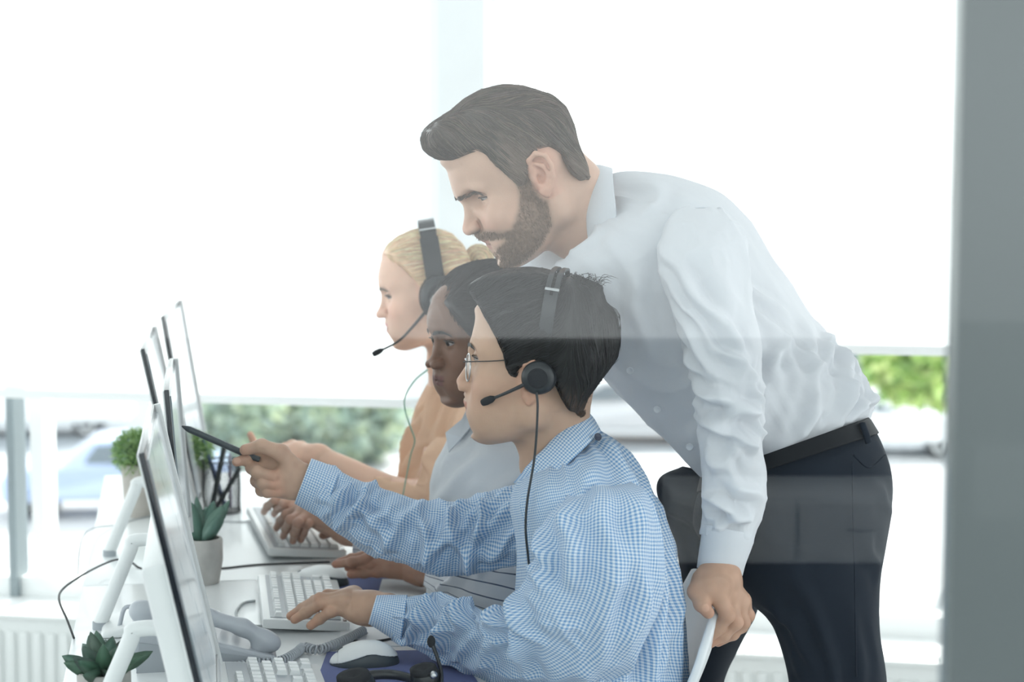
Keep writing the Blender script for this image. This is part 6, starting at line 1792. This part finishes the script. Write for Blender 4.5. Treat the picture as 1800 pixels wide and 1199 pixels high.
# ---- wire pen holder
hc = PZ(390, 900, TZ); sc_ = FPX / float((hc - CAM) @ FW); hr = 33 / sc_; hh = 92 / sc_
hold = empty('pen_holder', hc, 'black wire mesh pen holder full of pens', 'pen holder')
mesh_m = pmat('black_wire', (.02, .024, .027), rough=.4)
for z, nm_, r_ in ((hh, 'rim', .0016), (.002, 'base_ring', .0016)):
    mb = MB(); a = np.linspace(0, 2 * math.pi, 41); mb.tube(np.stack([hc[0] + hr * np.cos(a), hc[1] + hr * np.sin(a), np.full(41, TZ + z)], 1), r_, 6, cap=False); mb.build(nm_, mesh_m, hold)
mb = MB(); mb.lathe([(.0005, .001), (hr, .001), (hr, .002), (.0005, .002)], hc, 32); mb.build('bottom', mesh_m, hold, auto=40)
mb = MB()
for k in range(44):
    a = 2 * math.pi * k / 44; mb.tube([hc + np.array([hr * math.cos(a), hr * math.sin(a), .002]), hc + np.array([hr * math.cos(a + .5), hr * math.sin(a + .5), hh / 2]) * 1, hc + np.array([hr * math.cos(a + 1), hr * math.sin(a + 1), hh])], .0005, 3, smooth=5)
    mb.tube([hc + np.array([hr * math.cos(a), hr * math.sin(a), .002]), hc + np.array([hr * math.cos(a - .5), hr * math.sin(a - .5), hh / 2]), hc + np.array([hr * math.cos(a - 1), hr * math.sin(a - 1), hh])], .0005, 3, smooth=5)
mb.build('wire_mesh', mesh_m, hold, kind='stuff')
for k, (bx0, by0, tx, ty, dd, r_, col, lab) in enumerate([(398, 895, 360, 782, .0, .0042, (.06, .10, .22), 'blue pen leaning left in the wire holder'), (372, 895, 394, 786, -.012, .0058, (.03, .04, .045), 'thick black marker upright in the wire holder'), (380, 892, 418, 830, -.02, .0052, (.025, .03, .034), 'short black pen leaning right in the wire holder'),
                                              (405, 896, 404, 806, .015, .0036, (.35, .32, .42), 'pale violet pen at the right of the wire holder'), (392, 890, 376, 838, .015, .004, (.6, .62, .62), 'silver pen deep inside the wire holder')]):
    d0 = float((hc - CAM) @ FW) + dd; A_ = P(bx0, by0, d0); A_[2] = max(A_[2], TZ + .006); B_ = P(tx, ty, d0)
    m_ = pmat('pen_%d' % k, col, rough=.35); o = empty('pen', A_, lab, 'pen'); dv = nrm(B_ - A_)
    mb = MB(); mb.tube([A_, B_], r_, 12); mb.build('barrel', m_, o, auto=40)
    mb = MB(); mb.tube([B_, B_ + dv * .005, B_ + dv * .012], [r_ * 1.02, r_ * .9, r_ * .35], 12); mb.build('cap', m_, o, auto=40)

# ---- cables
def cable(label, pts, r, mat=None):
    mb = MB(); mb.tube(np.array(pts), r, 8, smooth=8)
    return mb.build('cable', mat or cable_m, None, label=label, cat='cable', origin=pts[0])
zc = TZ + .002
cable('black cable looping over the left desk edge', [P(130, 1122, 3.02), P(118, 1090, 3.06), P(104, 1056, 3.12), P(110, 1036, 3.2), P(140, 1014, 3.32), PZ(175, 995, TZ + .02), PZ(205, 984, TZ + .025), PZ(228, 987, TZ + .012), PZ(245, 998, zc), PZ(275, 1004, zc), PZ(330, 1003, zc), PZ(392, 999, zc), PZ(450, 993, zc), PZ(520, 990, zc), PZ(580, 988, zc)], .0019)
cable('thin grey cable behind the third monitor', [P(137, 1010, 3.55), P(140, 965, 3.6), P(150, 938, 3.7), PZ(170, 927, TZ + .012), PZ(205, 923, zc), PZ(240, 912, zc), PZ(275, 905, zc)], .0013, gcable_m)
cable('white keyboard cable curling beside the middle keyboard', [PZ(448, 1056, zc), PZ(428, 1060, zc), PZ(415, 1076, zc), PZ(422, 1092, zc), PZ(446, 1100, zc), PZ(480, 1100, zc)], .0022, gcable_m)
cable('thin grey cable between the pen holder and far keyboard', [PZ(385, 917, zc), PZ(430, 917, zc), PZ(470, 912, zc), PZ(500, 905, zc)], .0014, gcable_m)
cable('thin black cable running behind the near mouse', [PZ(582, 1127, zc), PZ(620, 1127, zc + .001), PZ(660, 1127, zc + .001), PZ(690, 1122, zc + .001), PZ(725, 1112, zc + .001)], .0018)
usb = PZ(352, 1076, TZ); mb = MB(); mb.box(usb + UZ * .006, (.020, .05, .011), DR, bev=.003); hub = mb.build('usb_hub', whitep_m, None, auto=40, label='small white adapter between the phone and concrete pot', cat='adapter', origin=usb)
mb = MB(); mb.box(usb + UZ * .0065 - ER * .0252, (.012, .002, .006), DR); mb.build('port', bezel_m, hub, smooth=False)

# ---- black headset lying on the desk
hb = PZ(700, 1195, TZ); hl = empty('headset', hb, 'black headset lying on the blue pad at the bottom edge', 'headset')
mb = MB(); mb.tube([PZ(600, 1215, TZ + .012), PZ(640, 1190, TZ + .02), PZ(690, 1186, TZ + .02), PZ(735, 1196, TZ + .016)], [.006, .007, .007, .006], 10, smooth=6); mb.build('headband', black_plastic_m, hl)
for (x, y, z, r_) in ((625, 1200, TZ + .017, .026), (748, 1188, TZ + .022, .021)):
    p = PZ(x, y, z); Rr = np.stack([nrm((1, .3, .2)), nrm(np.cross((-.3, -.2, 1), (1, .3, .2))), nrm((-.3, -.2, 1))], 1)
    mb = MB(); mb.lathe([(r_ * .4, -.012), (r_, -.012), (r_ * 1.05, -.004), (r_, .004), (r_ * .85, .008), (.001, .008)], p, 28, Rr); e = mb.build('ear_cup', black_plastic_m, hl, auto=50)
    mb = MB(); mb.lathe([(r_ * .5, .007), (r_ * .95, .006), (r_ * .9, .013), (r_ * .5, .014), (.001, .009)], p, 28, Rr); mb.build('ear_pad', black_foam_m, e)
    if x > 700:
        mb = MB(); mb.sphere(p + np.array([.012, -.018, .006]), .006, 12); mb.build('hinge', steel_m, e)
mb = MB(); mb.tube([PZ(775, 1212, TZ + .012), P(776, 1185, 2.72), P(770, 1160, 2.72), P(760, 1132, 2.725)], [.003, .0026, .0026, .003], 8, smooth=6); mb.build('mic_boom', black_plastic_m, hl)
mb = MB(); mb.sphere(P(758, 1128, 2.725), (.006, .006, .009), 12); mb.build('microphone', black_foam_m, hl)

# ---- white shell chair of the seated man
chair_m = pmat('white_chair_shell', (.80, .83, .85), rough=.35)
ch0 = P(1180, 1500, 2.9); ch = empty('chair', (ch0[0], ch0[1], 0), 'white shell chair gripped by the standing man', 'chair')
mid = P(1256, 1082, 2.71) + np.array([.030, .17, .008])
bot = np.array([mid[0] - .125, mid[1], .58]); seat = np.array([mid[0] - .20, mid[1], .45])
tops = np.array([mid, mid * .55 + bot * .45 + np.array([.012, 0, 0]), bot, seat + np.array([0, 0, .01]), seat + np.array([-.20, 0, -.005]), seat + np.array([-.42, 0, .0])])
prof = catmull(tops, 10); n = len(prof); m = 25
wv_ = np.linspace(-1, 1, m); tt = np.linspace(0, 1, n)
hwid = np.interp(tt, [0, .12, .4, .6, 1], [.150, .185, .205, .215, .205])
V = np.stack([prof[:, None, 0] - .028 * (wv_ ** 2)[None] * np.interp(tt, [0, .5, .6], [1, 1, 0])[:, None] + .03 * 0, prof[:, None, 1] + hwid[:, None] * wv_[None], prof[:, None, 2] + .02 * (wv_ ** 2)[None] * np.interp(tt, [.5, .7], [0, 1])[:, None] - .010 * (np.abs(wv_) ** 3)[None] * np.interp(tt, [0, .1], [1, 0])[:, None]], -1)
i, j = np.meshgrid(np.arange(n - 1), np.arange(m - 1), indexing='ij')
mb = MB(); mb.add(V.reshape(-1, 3), np.stack([i * m + j, i * m + j + 1, (i + 1) * m + j + 1, (i + 1) * m + j], -1).reshape(-1, 4))
shell = mb.build('shell', chair_m, ch); so = shell.modifiers.new('thickness', 'SOLIDIFY'); so.thickness = .013; so.offset = 0; bv = shell.modifiers.new('bevel', 'BEVEL'); bv.width = .004; bv.segments = 2
cs = seat + np.array([-.2, 0, -.02])
for sx in (-1, 1):
    for sy in (-1, 1):
        mb = MB(); mb.tube([cs + np.array([sx * .12, sy * .12, .0]), np.array([cs[0] + sx * .2, cs[1] + sy * .2, 0])], [.014, .011], 10); mb.build('leg', edge_m, ch, auto=50)
